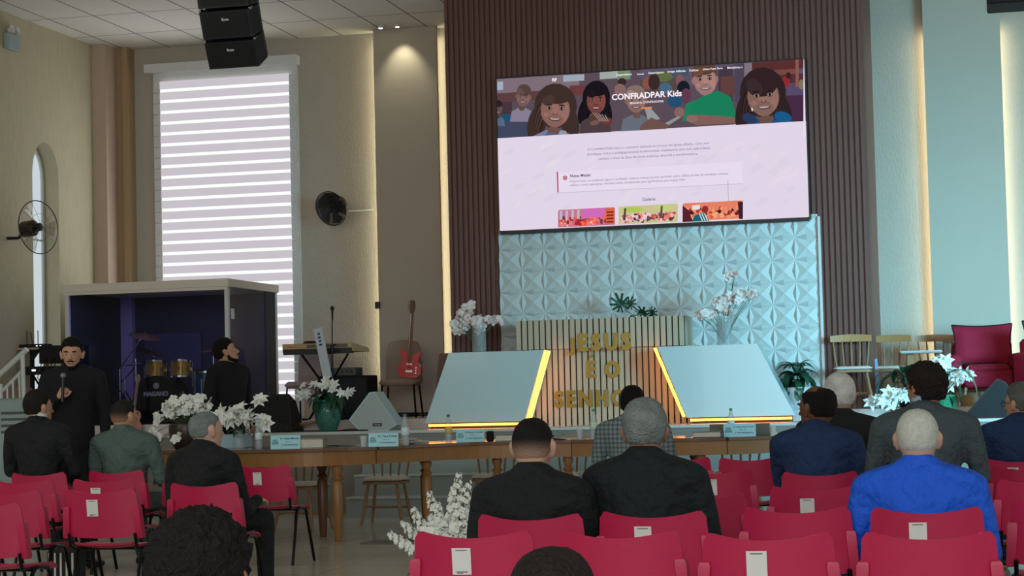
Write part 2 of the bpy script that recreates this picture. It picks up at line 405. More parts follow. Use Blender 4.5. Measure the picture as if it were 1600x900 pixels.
# ================================================================== LED SCREEN
YL = YF-.12
cTL, cTR, cBR, cBL = aty(777, 124, YL), aty(1257, 91.5, YL), aty(1264, 339, YL), aty(781, 361, YL)
sx0, sx1, sz0, sz1 = (cTL.x+cBL.x)/2, (cTR.x+cBR.x)/2, (cBL.z+cBR.z)/2, (cTL.z+cTR.z)/2
scr = thing('led_screen', ((sx0+sx1)/2, YL, sz0), 0, 'large lit wall screen showing a web page headed with children', 'screen')
IV = T(-scr.location)
MB().box((sx0-.015, YL+.004, sz0-.02), (sx1+.015, YF-.002, sz1+.015), IV).build('housing', M_blackp, scr)
m = bpy.data.materials.new('screen picture'); m.use_nodes = True; nt = m.node_tree; nt.nodes.clear()
o_ = nt.nodes.new('ShaderNodeOutputMaterial'); e_ = nt.nodes.new('ShaderNodeEmission'); a_ = nt.nodes.new('ShaderNodeVertexColor'); a_.layer_name = 'Col'
nt.links.new(a_.outputs[0], e_.inputs[0]); e_.inputs[1].default_value = .93; nt.links.new(e_.outputs[0], o_.inputs[0])
M_screen = m
pv, pf, pc = [], [], []
lay = [0]
def poly(pts, rgb, up=True):
    if up: lay[0] += 1
    b = len(pv)
    for x, y in pts:
        q = aty(x, y, YL); pv.append((min(max(q.x, sx0), sx1)-scr.location.x, -lay[0]*.00012, min(max(q.z, sz0), sz1)-scr.location.z))
    pf.append(tuple(range(b, b+len(pts)))); pc.append(lin(rgb))
def ell(cx, cy, rx, ry, rgb, a=0, n=18, t0=0, t1=2*PI):
    poly([(cx+rx*math.cos(t)*math.cos(a)-ry*math.sin(t)*math.sin(a), cy+rx*math.cos(t)*math.sin(a)+ry*math.sin(t)*math.cos(a)) for t in [t0+(t1-t0)*i/n for i in range(n + (0 if t1-t0 > 6.2 else 1))]], rgb)
SL = -.058
def rect(x0, y0, x1, y1, rgb):       # sides follow the screen's own edges
    poly([(x0, y0), (x1, y0+(x1-x0)*SLA(y0)), (x1, y1+(x1-x0)*SLA(y1)), (x0, y1)], rgb)
def SLA(y): return -.0675+(y-108)/240*.0205
def ptext(s, x0, y0, x1, rgb, bold=0, hpx=None):
    lay[0] += 1; a = aty(x0, y0, YL); b_ = aty(x1, y0+(x1-x0)*SLA(y0), YL); vs, fs, rim = textmesh(s, bold)
    mn = min(v[0] for v in vs); mx_ = max(v[0] for v in vs); k = (b_.x-a.x)/(mx_-mn); kz = k
    if hpx: kz = (hpx/ (FPX/22.9))/(max(v[1] for v in vs)-min(v[1] for v in vs))
    o = len(pv)
    for v in vs: pv.append((a.x+(v[0]-mn)*k-scr.location.x, -lay[0]*.00012, a.z+v[1]*kz-scr.location.z))
    for f in fs: pf.append(tuple(i+o for i in f)); pc.append(lin(rgb))
# page ground
WHT = (232, 220, 238)
rect(770, 125, 1262, 365, WHT)
# banner photograph, dimmed
rect(770, 124, 1256, 216.5, (92, 78, 88))
rect(770, 124, 905, 150, (128, 112, 122)); rect(1000, 106, 1256, 140, (96, 84, 104))
for x0, y0, x1, y1, c_ in ((777, 128, 786, 141, (165, 178, 195)), (880, 118, 913, 128, (160, 170, 185)), (937, 112, 965, 124, (165, 172, 170)), (965, 110, 985, 125, (120, 140, 110)),
                           (777, 146, 850, 160, (96, 64, 66)), (777, 160, 800, 180, (70, 55, 62)), (782, 180, 806, 194, (24, 84, 120)), (890, 134, 915, 150, (110, 60, 62)), (775, 190, 840, 217, (66, 72, 96)),
                           (1000, 125, 1060, 150, (84, 74, 74)), (1122, 105, 1145, 160, (70, 58, 72)), (1148, 100, 1163, 160, (78, 70, 88)), (1163, 98, 1175, 150, (130, 118, 128)), (1175, 98, 1256, 112, (92, 48, 48)), (1175, 112, 1243, 120, (124, 74, 68)),
                           (1175, 120, 1256, 134, (84, 50, 58)), (1220, 132, 1256, 150, (88, 76, 110)), (1243, 93, 1248, 136, (140, 92, 84)), (1225, 150, 1256, 192, (72, 44, 70)), (1126, 120, 1148, 150, (98, 66, 64)), (1050, 106, 1075, 120, (70, 84, 100))): rect(x0, y0, x1, y1, c_)
for cx_, cy_, rx_, ry_, c_ in ((1035, 120, 16, 8, (96, 110, 70)), (1012, 130, 8, 10, (140, 84, 70)), (1022, 128, 9, 13, (60, 44, 44)), (1040, 138, 10, 9, (72, 104, 130)), (972, 128, 7, 6, (60, 40, 40)), (969, 140, 9, 9, (140, 104, 104)),
                               (1062, 126, 6, 10, (130, 88, 84)), (1068, 138, 10, 12, (28, 30, 40)), (1072, 150, 8, 12, (98, 60, 80)), (1055, 158, 12, 10, (40, 80, 116)), (1228, 128, 6, 9, (150, 44, 50)), (1252, 132, 4, 8, (130, 118, 96)), (1232, 118, 4, 5, (60, 34, 32))): ell(cx_, cy_, rx_, ry_, c_)
def kid(cx, cy, rx, ry, sk, hair, shirt, tilt=0, long=True, sh=1.0, bangs=.5):
    d = lambda a, b: (cx+a*rx*math.cos(tilt)-b*ry*math.sin(tilt), cy+a*rx*math.sin(tilt)+b*ry*math.cos(tilt))
    sc = lambda c_, k: tuple(min(255, v*k) for v in c_)
    if long:
        ell(*d(0, -.25), rx*1.45, ry*1.35, hair, tilt); ell(*d(-1.15, .75), rx*.65, ry*1.15, hair, tilt+.25); ell(*d(1.05, .8), rx*.6, ry*1.1, hair, tilt-.2)
        for q in range(7): ell(*d(-1.2+.05*q, .2+.16*q), rx*.12, ry*.6, sc(hair, 1.25 if q % 2 else .8), tilt+.2)
    else:
        ell(*d(0, -.4), rx*1.08, ry*.95, hair, tilt)
    if shirt:
        bx, by = d(0, 1.75); poly([(bx-rx*1.7*sh, by+ry*1.0), (bx-rx*1.45*sh, by-ry*.15), (bx-rx*.5, by-ry*.55), (bx+rx*.5, by-ry*.55), (bx+rx*1.45*sh, by-ry*.15), (bx+rx*1.7*sh, by+ry*1.0)], shirt)
        ell(bx, by-ry*.5, rx*.42, ry*.28, sc(sk, .8))
    if not long:
        for s_ in (-1, 1): ell(*d(s_*1.02, -.02), rx*.16, ry*.24, sc(sk, .95))
    ell(*d(0, 0), rx, ry, sk, tilt); ell(*d(.3, .1), rx*.62, ry*.8, sc(sk, 1.1), tilt); ell(*d(0, .62), rx*.62, ry*.42, sk, tilt)
    if bangs: ell(*d(0, -.78), rx*.98, ry*bangs*.85, hair, tilt); ell(*d(-.5, -.55), rx*.45, ry*bangs*.6, sc(hair, 1.2), tilt-.5)
    for s_ in (-1, 1):
        ell(*d(s_*.42, -.30), rx*.22, ry*.05, sc(hair, .8), tilt); ell(*d(s_*.42, -.1), rx*.2, ry*.12, sc(sk, .72), tilt)
        ell(*d(s_*.42, -.1), rx*.15, ry*.075, (168, 156, 156), tilt); ell(*d(s_*.42, -.1), rx*.085, ry*.08, (22, 16, 18), tilt)
        ell(*d(s_*.6, .3), rx*.2, ry*.13, sc(sk, 1.12), tilt)
    ell(*d(0, .24), rx*.17, ry*.1, sc(sk, .78), tilt); ell(*d(0, .18), rx*.1, ry*.1, sc(sk, 1.15), tilt)
    ell(*d(0, .50), rx*.42, ry*.17, sc(sk, .55), tilt, t0=0, t1=PI); ell(*d(0, .51), rx*.34, ry*.10, (182, 170, 172), tilt, t0=0, t1=PI)
kid(818, 152, 11, 14, (120, 92, 88), (86, 68, 62), (136, 128, 150), .1, False, bangs=.8)
kid(779, 170, 6, 10, (96, 74, 74), (44, 34, 36), (90, 104, 130), 0, False, bangs=.6)
kid(868, 172, 23, 26, (140, 100, 92), (64, 48, 44), (118, 128, 156), .06)
kid(932, 158, 15, 20, (120, 68, 62), (26, 22, 28), (78, 62, 66), .03)
kid(994, 158, 15, 18, (136, 104, 98), (134, 112, 104), (104, 112, 124), -.05, False, bangs=.7)
ell(862, 212, 10, 5, (88, 94, 128)); ell(880, 208, 6, 4, (150, 156, 176)); ell(949, 190, 9, 6, (104, 62, 56)); ell(930, 192, 8, 4, (116, 88, 84), -.3)
for q in range(5): poly([(925+q*5, 176+q), (927+q*5, 176+q), (940+q*3, 190), (938+q*3, 190)], (150, 130, 120))
kid(1102, 126, 18, 23, (158, 120, 114), (92, 66, 52), (30, 130, 96), -.08, False, sh=1.25, bangs=.5)
poly([(1076, 190), (1081, 165), (1096, 152), (1122, 142), (1142, 152), (1152, 183), (1130, 186), (1128, 190)], (28, 128, 92))
poly([(1072, 180), (1100, 180), (1150, 184), (1148, 193), (1090, 196), (1074, 190)], (132, 96, 90)); ell(1062, 176, 8, 8, (140, 102, 98)); ell(1082, 186, 9, 6, (146, 106, 100)); poly([(1030, 198), (1060, 182), (1064, 184), (1036, 202)], (150, 150, 150))
poly([(1008, 170), (1016, 168), (1032, 186), (1014, 192)], (150, 156, 160)); poly([(1002, 196), (1018, 184), (1046, 196), (1040, 204), (1000, 204)], (112, 84, 78))
kid(1193, 152, 25, 29, (134, 100, 92), (50, 36, 38), (40, 78, 132), -.08, bangs=.9)
ell(1172, 186, 12, 8, (44, 60, 96), .4); ell(1224, 184, 14, 9, (26, 92, 140), .3)
poly([(770, 217), (1266, 189.3), (1268, 345), (770, 368)], WHT)
rng = random.Random(3)
for i in range(70):
    x = rng.uniform(785, 1240); y = rng.uniform(226, 330); ell(x, y, rng.uniform(5, 16), rng.uniform(2, 5), rng.choice([(228, 216, 238), (236, 222, 240), (226, 218, 234), (234, 224, 236)]), -.5, 10)
poly([(1174.5, 168), (1178, 172.5), (1176, 172.7), (1176.5, 175), (1175, 174)], (245, 245, 245))
# page text
for s_, x0, x1, y_ in (('Departidatos', 964, 988, 119.5), ('Arteciz', 996, 1007, 118), ('Dissertizatos', 1014, 1038, 116.5), ('Igrejas Afiliadas', 1044, 1072, 114.5), ('Publicas', 1078, 1092, 112.5), ('Dizios Fazer Parte', 1099, 1130, 110.5), ('Ministérios v', 1137, 1161, 108.5)):
    ptext(s_, x0, y_, x1, (250, 248, 252), .02)
ptext('CONFRADPAR Kids', 957, 157, 1066, (255, 244, 255), .028)
ptext('Ministério CONFRADPAR', 985, 163.5, 1038, (240, 230, 245), .02)
ptext('RF', 864, 128, 871, (255, 250, 255), .04)
poly([(1003, 168.6), (1019.5, 167.6), (1019.5, 170), (1003, 171)], (250, 140, 60))
TXC = (128, 110, 150)
ptext('O CONFRADPAR Kids é o ministério dedicado às crianças das igrejas afiliadas. Com uma', 919, 236, 1108, TXC, .0)
ptext('abordagem lúdica e pedagogicamente fundamentada, trabalhamos para que cada criança', 918, 243.5, 1110, TXC, .0)
ptext('conheça o amor de Deus de forma autêntica, divertida e transformadora.', 936, 250.5, 1091, TXC, .0)
poly([(871, 270), (1160, 253), (1161, 287), (872, 301.5)], (238, 226, 244)); poly([(871, 269), (873, 269), (874, 301), (872, 301)], (170, 80, 90))
poly([(872, 301.5), (1161, 287), (1161, 288), (872, 302.5)], (206, 192, 216))
ell(884, 278.5, 3.6, 3.8, (190, 130, 140)); ptext('Nossa Missão', 892, 277.5, 924, (80, 50, 90), .02)
ptext('Proporcionar um ambiente seguro e acolhedor onde as crianças possam aprender sobre a Bíblia através de atividades criativas,', 892, 285.5, 1139, TXC, .0)
ptext('edificar o amor pela Igreja e famílias cristãs, fortalecendo para significativos para nossas vidas.', 892, 291.5, 1072, TXC, .0)
poly([(1137.5, 282), (1138.2, 282), (1139.5, 318), (1138.8, 318)], (170, 150, 190))
ptext('Galeria', 1005, 314.5, 1025, (110, 84, 150), .01)
def gal(x0, x1, yt, bg, cols, n, seed, hi=12):
    r2 = random.Random(seed); sl = SLA(330)
    poly([(x0, yt+1), (x0+2, yt-.5), (x1-2, yt+(x1-x0)*sl-.5), (x1, yt+(x1-x0)*sl+1), (x1, 356+(x1-872)*sl), (x0, 356+(x0-872)*sl)], bg)
    for i in range(n):
        x = r2.uniform(x0+3, x1-3); y = yt+(x-x0)*sl+r2.uniform(hi, 24)
        if x > x0+4 and x < x1-4: ell(x, y, r2.uniform(1.2, 3.6), r2.uniform(1.5, 4.0), r2.choice(cols), 0, 8)
gal(873, 962, 329, (206, 120, 150), [(240, 90, 70), (250, 130, 100), (190, 40, 50), (255, 190, 170), (120, 60, 70), (250, 110, 80)], 90, 5)
for q in range(5): poly([(876+q*9, 330-q*.5), (880+q*9, 330-q*.5), (880+q*9, 344-q*.5), (876+q*9, 344-q*.5)], (196, 186, 206))
poly([(912, 327), (945, 325.2), (945, 340), (912, 342)], (216, 110, 190)); poly([(948, 326), (961, 325.3), (961, 350), (948, 351)], (226, 104, 70))
for q in range(4): poly([(949, 331+q*5), (960, 330.5+q*5), (960, 333+q*5), (949, 333.5+q*5)], (130, 40, 40))
gal(968, 1060, 324, (206, 202, 150), [(236, 130, 120), (250, 190, 180), (120, 70, 110), (200, 90, 90), (240, 210, 220), (90, 60, 60)], 110, 6, 13)
ell(990, 328, 16, 4.5, (180, 206, 90)); ell(1040, 325, 16, 4, (200, 214, 130)); poly([(975, 345), (977, 326), (980, 326), (979, 345)], (90, 70, 60)); poly([(1032, 341), (1034, 322), (1037, 322), (1036, 341)], (110, 80, 70))
gal(1068, 1162, 319, (236, 132, 104), [(230, 90, 60), (250, 150, 110), (110, 40, 50), (190, 70, 60), (255, 170, 120), (60, 30, 40)], 80, 8, 9)
poly([(1068, 322), (1078, 330), (1084, 348), (1068, 348)], (90, 36, 44)); poly([(1082, 348), (1087, 337), (1100, 333), (1110, 347)], (30, 104, 118)); ell(1103, 328, 5, 5.5, (150, 46, 54)); poly([(1154, 316), (1162, 316), (1162, 343), (1156, 343)], (60, 34, 50)); poly([(1083, 322), (1095, 321), (1095, 328), (1083, 329)], (240, 226, 226))
for q in range(3): poly([(1093+q*4, 334), (1095+q*4, 334), (1100+q*4, 346), (1098+q*4, 346)], (190, 214, 220))
rect(1256.3, 92, 1258.6, 216, (240, 236, 246))
me = bpy.data.meshes.new('picture'); me.from_pydata(pv, [], pf); me.materials.append(M_screen)
ca = me.color_attributes.new('Col', 'FLOAT_COLOR', 'CORNER'); k = 0
for f, c_ in zip(pf, pc):
    for _ in f: ca.data[k].color = (*c_, 1); k += 1
o = bpy.data.objects.new('picture', me); COL.objects.link(o); o.parent = scr
MB().box((sx0, YL-.001, sz0-.045), (sx1, YL+.03, sz0), IV).build('bottom_rail', M_blackp, scr)

# ================================================================== RED CHAIRS
def chair_back_mesh():
    mb = MB(); nu, nv = 26, 10; W = .235
    def pt(u, v, off):            # u -1..1, v 0 bottom..1 top
        zt_ = .770+.034*(u*u)-.034*max(0, (abs(u)-.88)/.12)**2
        zb_ = .503+.012*u*u
        wz = 1-.0*v; x = u*W*(1.05-.09*v)
        y = -.225+.055*u*u-.035*v
        z = zb_+(zt_-zb_)*v
        return Vector((x, y-off, z))
    for off in (0, .011):
        for j in range(nv+1):
            for i in range(nu+1): mb.v.append(tuple(pt(-1+2*i/nu, j/nv, off)))
    L = (nu+1)*(nv+1); q = lambda i, j, l: l*L+j*(nu+1)+i
    for j in range(nv):
        for i in range(nu):
            mb.f += [(q(i, j, 0), q(i+1, j, 0), q(i+1, j+1, 0), q(i, j+1, 0)), (q(i, j, 1), q(i, j+1, 1), q(i+1, j+1, 1), q(i+1, j, 1))]
    rim = [(i, 0) for i in range(nu)]+[(nu, j) for j in range(nv)]+[(i, nv) for i in range(nu, 0, -1)]+[(0, j) for j in range(nv, 0, -1)]
    for k in range(len(rim)):
        a, b = rim[k], rim[(k+1) % len(rim)]; mb.f.append((q(*a, 0), q(*a, 1), q(*b, 1), q(*b, 0)))
    mb.m = [0]*len(mb.f)
    for s_ in (-1, 1):            # raised sleeves over the back posts, each side of the lower half
        vs = []
        for z, r in ((.500, .014), (.512, .019), (.680, .020), (.692, .015)):
            v = (z-.503)/.282; c_ = pt(s_*.95, v, .008)
            for dx, dy in ((-r*1.2, .012), (r*1.2, .03), (r*1.2, -r*1.1), (-r*.9, -r*1.1)): vs.append((c_.x+dx*s_, c_.y+dy, z))
        mb.add(vs, [(0, 1, 2, 3), (12, 15, 14, 13)]+[(4*l+k, 4*l+4+k, 4*l+4+(k+1) % 4, 4*l+(k+1) % 4) for l in range(3) for k in range(4)])
    return mb
def make_red_chair():
    t = thing('plastic_chair', (0, 0, 0), 0, 'x', 'chair', 'crimson plastic chairs')
    chair_back_mesh().build('backrest', M_red, t, smooth=40)
    mb = MB(); nu, nv = 12, 12
    for off in (0, .012):
        for j in range(nv+1):
            for i in range(nu+1):
                u, v = -1+2*i/nu, -1+2*j/nv
                w_ = .215*(1-.12*max(0, -v)); z = .448+.012*u*u-.03*max(0, (v-.55)/.45)**2+.02*max(0, (-v-.6)/.4)**2
                cut = .04*max(0, abs(u)+abs(v)-1.6)
                mb.v.append((u*w_*(1-cut), .01+v*.205, z-off))
    L = (nu+1)*(nv+1); q = lambda i, j, l: l*L+j*(nu+1)+i
    for j in range(nv):
        for i in range(nu): mb.f += [(q(i, j, 0), q(i+1, j, 0), q(i+1, j+1, 0), q(i, j+1, 0)), (q(i, j, 1), q(i, j+1, 1), q(i+1, j+1, 1), q(i+1, j, 1))]
    rim = [(i, 0) for i in range(nu)]+[(nu, j) for j in range(nv)]+[(i, nv) for i in range(nu, 0, -1)]+[(0, j) for j in range(nv, 0, -1)]
    for k in range(len(rim)):
        a, b = rim[k], rim[(k+1) % len(rim)]; mb.f.append((q(*a, 0), q(*a, 1), q(*b, 1), q(*b, 0)))
    mb.m = [0]*len(mb.f); mb.build('seat', M_red, t, smooth=40)
    for s_ in (-1, 1):
        MB().tube([(s_*.225, -.20, 0), (s_*.222, -.09, .41), (s_*.221, -.065, .435), (s_*.221, -.03, .443)], .0125).build('leg', M_blackm, t, smooth=60)
        MB().tube([(s_*.225, .25, 0), (s_*.222, .10, .41), (s_*.221, .07, .435), (s_*.221, -.03, .443)], .0125).build('leg', M_blackm, t, smooth=60)
        MB().tube([(s_*.20, -.05, .438), (s_*.205, -.17, .438), (s_*.214, -.195, .46), (s_*.214, -.215, .53)], .010, 6).build('back_post', M_blackm, t, smooth=60)
    MB().tube([(-.22, .10, .432), (.22, .10, .432)], .01).tube([(-.22, -.07, .432), (.22, -.07, .432)], .01).build('seat_frame', M_blackm, t, smooth=60)
    mb = MB(); c_ = Vector((-.035, -.262, .685)); MM = T(c_) @ RX(.11)
    mb.box((-.036, -.0015, -.05), (.036, 0, .05), MM); mb.mi = 1
    for z in (.041, -.040): mb.box((-.022, -.002, z-.0015), (.022, -.0015, z+.0015), MM)
    mb.box((-.018, -.002, -.046), (.004, -.0015, -.0435), MM)
    mb.build('sticker', [M_whitem, M_dark], t, label='white paper sticker on the backrest')
    return t
RED = make_red_chair(); RED_USED = [False]
def red_chair(px, py, Y, label, sticker=False, rz=0):
    g = aty(px, py, Y); loc = (g.x, Y+.24, 0)
    if not RED_USED[0] and sticker:
        RED_USED[0] = True; RED.location = loc; RED.rotation_euler = (0, 0, rz); RED['label'] = label; return RED
    return dup(RED, loc, rz, label, () if sticker else ('sticker',))
R_ = math.radians
CH = {}
for key, px, py, Y, st, rz, lab in (
  ('R1', 735, 841, 6.95, 1, .02, 'crimson plastic chair with white sticker in the front row, nearest the big floor flowers'),
  ('R3', 967, 838, 6.9, 0, -.02, 'crimson plastic chair without sticker in the nearest row, second from the floor flowers'),
  ('R5', 1198, 840, 6.75, 1, 0, 'crimson plastic chair with white sticker in the nearest row, between two plain-backed chairs'),
  ('R15', 1447, 838, 6.75, 0, .03, 'crimson plastic chair without sticker directly behind the chair of the man in bright blue'),
  ('R2', 826, 806, 7.9, 0, 0, 'crimson plastic chair under the man in black suit with shaved nape'),
  ('R4', 1018, 802, 8.0, 1, 0, 'crimson plastic chair with sticker under the broad grey-haired man in black'),
  ('R6', 1242, 790, 8.2, 0, .02, 'empty crimson plastic chair without sticker, second from the camera in the middle column'),
  ('R14', 1447, 794, 8.1, 1, 0, 'crimson plastic chair with white sticker under the man in the bright blue jacket'),
  ('R7', 1090, 755, 9.3, 0, 0, 'empty crimson plastic chair right of the grey-haired man, papers lying on its seat'),
  ('R10', 1270, 752, 9.9, 1, .02, 'empty crimson plastic chair with crooked white sticker behind the navy-suited man'),
  ('R8', 1120, 730, 12.1, 1, 0, 'empty crimson plastic chair with sticker partly behind a plain one, below the red book'),
  ('R11', 1280, 732, 11.6, 0, 0, 'crimson plastic chair under the balding man in a navy suit'),
  ('R9', 1170, 708, 14.2, 0, 0, 'empty crimson plastic chair closest to the long table, below the right-hand nameplate'),
  ('R20', 1062, 708, 14.4, 0, 0, 'crimson plastic chair under the man in the plaid jacket'),
  ('R13', 905, 762, 10.6, 1, 0, 'empty crimson plastic chair glimpsed between the two men in black suits'),
  ('R12', 1322, 718, 12.9, 0, 0, 'crimson plastic chair under the white-haired man in black'),
  ('R21', 1440, 745, 10.6, 0, 0, 'crimson plastic chair under the curly-haired man with glasses'),
  ('R16', 1590, 707, 13.2, 1, 0, 'crimson plastic chair with sticker under the man in glasses at the right edge'),
  ('R17', 1606, 724, 12.0, 0, 0, 'crimson plastic chair at the right edge, first one behind the man in glasses'),
  ('R18', 1628, 752, 10.3, 0, 0, 'crimson plastic chair at the right edge, second one behind the man in glasses'),
  ('R19', 1665, 787, 8.6, 0, 0, 'crimson plastic chair at the right edge, closest to the camera there'),
  ('L1', 155, 770, 10.6, 1, 0, 'empty crimson plastic chair with sticker standing before the striped bag'),
  ('L2', 159, 746, 12.1, 1, 0, 'empty crimson plastic chair with half-covered sticker, behind the man in grey-green'),
  ('L3', 58, 737, 13.4, 0, 0, 'crimson plastic chair under the dark-suited man with white collar by the railing'),
  ('L4', 179, 730, 13.6, 0, 0, 'crimson plastic chair under the man in grey-green suit'),
  ('L5', 34, 749, 12.1, 0, 0, 'empty crimson plastic chair behind the dark-suited man by the railing'),
  ('L6', 8, 777, 10.6, 0, 0, 'empty crimson plastic chair left of the stickered one, cut by the left edge'),
  ('L7', -32, 806, 9.2, 0, 0, 'crimson plastic chair at the left edge, nearest the camera there'),
  ('L8', 298, 724, 13.8, 0, 0, 'crimson plastic chair whose left end shows left of the older man'),
  ('L9', 316, 757, 11.3, 0, 0, 'crimson plastic chair under the older balding man in black'),
  ('L10', 412, 721, 14.3, 1, -.05, 'empty crimson plastic chair with sticker right of the older man, black legs in view')):
    CH[key] = red_chair(px, py, Y, lab, bool(st), rz)
# papers on chair
g = CH['R7'].location
o = tag(MB().bbox((-.15, -.1, .473), (.17, .10, .483), .004, T((g.x, g.y, 0))).build('magazine', M_black), 'black magazine lying on the empty chair seat right of the grey-haired man', 'magazine')
MB().box((-.03, -.09, .484), (.13, .09, .487), T((g.x, g.y, 0))).build('page', M_whitem, o, label='white printed page')
g = CH['L1'].location
t = thing('striped_bag', (aty(104, 885, 11.25).x, 11.25, 0), 0, 'black and white striped bag on the floor below the stickered chair at left', 'bag')
mb = MB(); mb.bbox((-.11, -.07, 0), (.11, .07, .39), .03)
mb.build('bag_body', M_black, t)
mb = MB()
for k in range(5): mb.box((-.09+k*.04, -.073, .01), (-.077+k*.04, -.069, .37))
mb.build('stripes', M_print, t)
MB().tube([(-.06, 0, .38), (-.05, 0, .44), (.05, 0, .44), (.06, 0, .38)], .008).build('handle', M_black, t)

# ================================================================== PEOPLE
HAIRS = dict(black=(20, 17, 17), dark=(34, 28, 26), grey=(120, 130, 130), white=(232, 236, 236), salt=(92, 96, 94), pale=(186, 190, 184))
def hairmat(n): return mat('hair '+n, HAIRS[n], .75, var=.55, scale=16, bump=1.0, bscale=90, spec=.25)
def fademat(n, sk):
    key = 'hair fade %s %s' % (n, sk.name)
    if key in MATS: return MATS[key]
    m = mat(key, HAIRS[n], .75, var=.3, scale=60, bump=.4, bscale=120, spec=.25); nt = m.node_tree; b = nt.nodes['Principled BSDF']
    old = b.inputs['Base Color'].links[0].from_socket; tc = nt.nodes.new('ShaderNodeTexCoord'); sp = nt.nodes.new('ShaderNodeSeparateXYZ'); mr = nt.nodes.new('ShaderNodeMapRange')
    mr.interpolation_type = 'SMOOTHSTEP'; mr.inputs[1].default_value, mr.inputs[2].default_value = (.12, .62) if n != 'pale' else (.0, .2)
    mx = nt.nodes.new('ShaderNodeMix'); mx.data_type = 'RGBA'; c = [x for x in sk.node_tree.nodes['Mix'].inputs[6].default_value]
    nt.links.new(tc.outputs['Generated'], sp.inputs[0]); nt.links.new(sp.outputs[2], mr.inputs[0]); nt.links.new(mr.outputs[0], mx.inputs[0])
    mx.inputs[6].default_value = [v*.85 for v in c[:3]]+[1]; nt.links.new(old, mx.inputs[7]); nt.links.new(mx.outputs[2], b.inputs['Base Color'])
    return m
def sstep(a, b, x): t_ = min(1, max(0, (x-a)/(b-a))); return t_*t_*(3-2*t_)
def hair_mesh(style, M, seed=0):
    vs = []; C0 = Vector((0, -.012, .135)); R0 = Vector((.079, .099, .103))
    for v in ICO[5 if style == 'curly' else 4]:
        fr = sstep(-.15, .75, v.y)                       # 0 back .. 1 front
        line = -.62+fr*1.12 + (.20*sstep(.55, .95, abs(v.x)) if v.y > -.3 else 0)
        m_ = sstep(line-.06, line+.10, v.z) if style != 'shaved' else sstep(line-.05, line+.25, v.z)
        th = dict(short=.11, thick=.19, shaved=.03, balding=.085, wispy=.05, curly=.24, full=.15)[style]
        if style == 'balding': m_ *= 1-sstep(.55, .72, v.z)*sstep(-.75, -.45, v.y)
        if style == 'wispy': m_ *= 1-.9*sstep(.45, .8, v.z)
        nn = noise.noise(v*6+Vector((seed, 0, 0)))
        if style == 'curly': th = th*(.75+.25*sstep(-.4, .6, v.z))+.13*noise.noise(v*9+Vector((seed, 0, 0)))+.07*noise.noise(v*20)
        else: th = th*(.35+.65*sstep(line, line+.55, v.z))+(.03*nn+.022*noise.noise(Vector((v.x*22, v.y*9, v.z*8))))*(.3 if style == 'shaved' else 1)
        top = .06*sstep(.2, 1, v.z) if style in ('thick', 'full', 'short') else 0
        f = .93+(th+.07+top)*m_
        if v.z > 0: f *= 1+((abs(v.x)**2.5+abs(v.y)**2.5+abs(v.z)**2.5)**(-1/2.5)-1)*.55*(1-sstep(.1, .6, v.y))
        vs.append(M @ (C0+Vector((v.x*R0.x*f, v.y*R0.y*f, v.z*R0.z*f))))
    return MB().add(vs, ICO5F if style == 'curly' else ICO4F)
def hand_into(mb, M, side, curl, spread=.0, thumb=.6):
    """M: wrist frame, +y to the fingers, +z back of the hand; side: +1 thumb on +x"""
    mb.hull([((0, 0, 0), (.026, .02, .019)), ((0, .03, 0), (.034, .02, .016)), ((0, .078, 0), (.04, .014, .013))], 2, M)
    for i, (x, ln) in enumerate(((.031, .070), (.011, .078), (-.010, .073), (-.030, .058))):
        FM = M @ T((x*side, .082-.006*abs(i-1), 0)) @ RZ(-side*spread*(x/.03)); r = .0092-.0006*i
        for k, q in enumerate((.42, .32, .26)):
            FM = FM @ RX(-curl*(1, 1.15, .8)[k]); L = ln*q
            mb.hull([((0, 0, 0), r), ((0, L, 0), r*.93)], 2, FM); FM = FM @ T((0, L, 0)); r *= .93
    TM = M @ T((.026*side, .022, -.004)) @ RZ(-side*.75) @ RX(-.25)
    mb.hull([((0, 0, 0), .014), ((0, .036, 0), .011)], 2, TM)
    TM = TM @ T((0, .036, 0)) @ RZ(side*thumb) @ RX(-.2); mb.hull([((0, 0, 0), .011), ((0, .03, 0), .0088)], 2, TM)
    TM = TM @ T((0, .03, 0)) @ RZ(side*thumb*.4); mb.hull([((0, 0, 0), .0088), ((0, .022, 0), .0072)], 2, TM)
def frame_from(p, d, up):
    y = Vector(d).normalized(); x = y.cross(Vector(up)).normalized(); z = x.cross(y)
    return Matrix(((x.x, y.x, z.x, p[0]), (x.y, y.y, z.y, p[1]), (x.z, y.z, z.z, p[2]), (0, 0, 0, 1)))
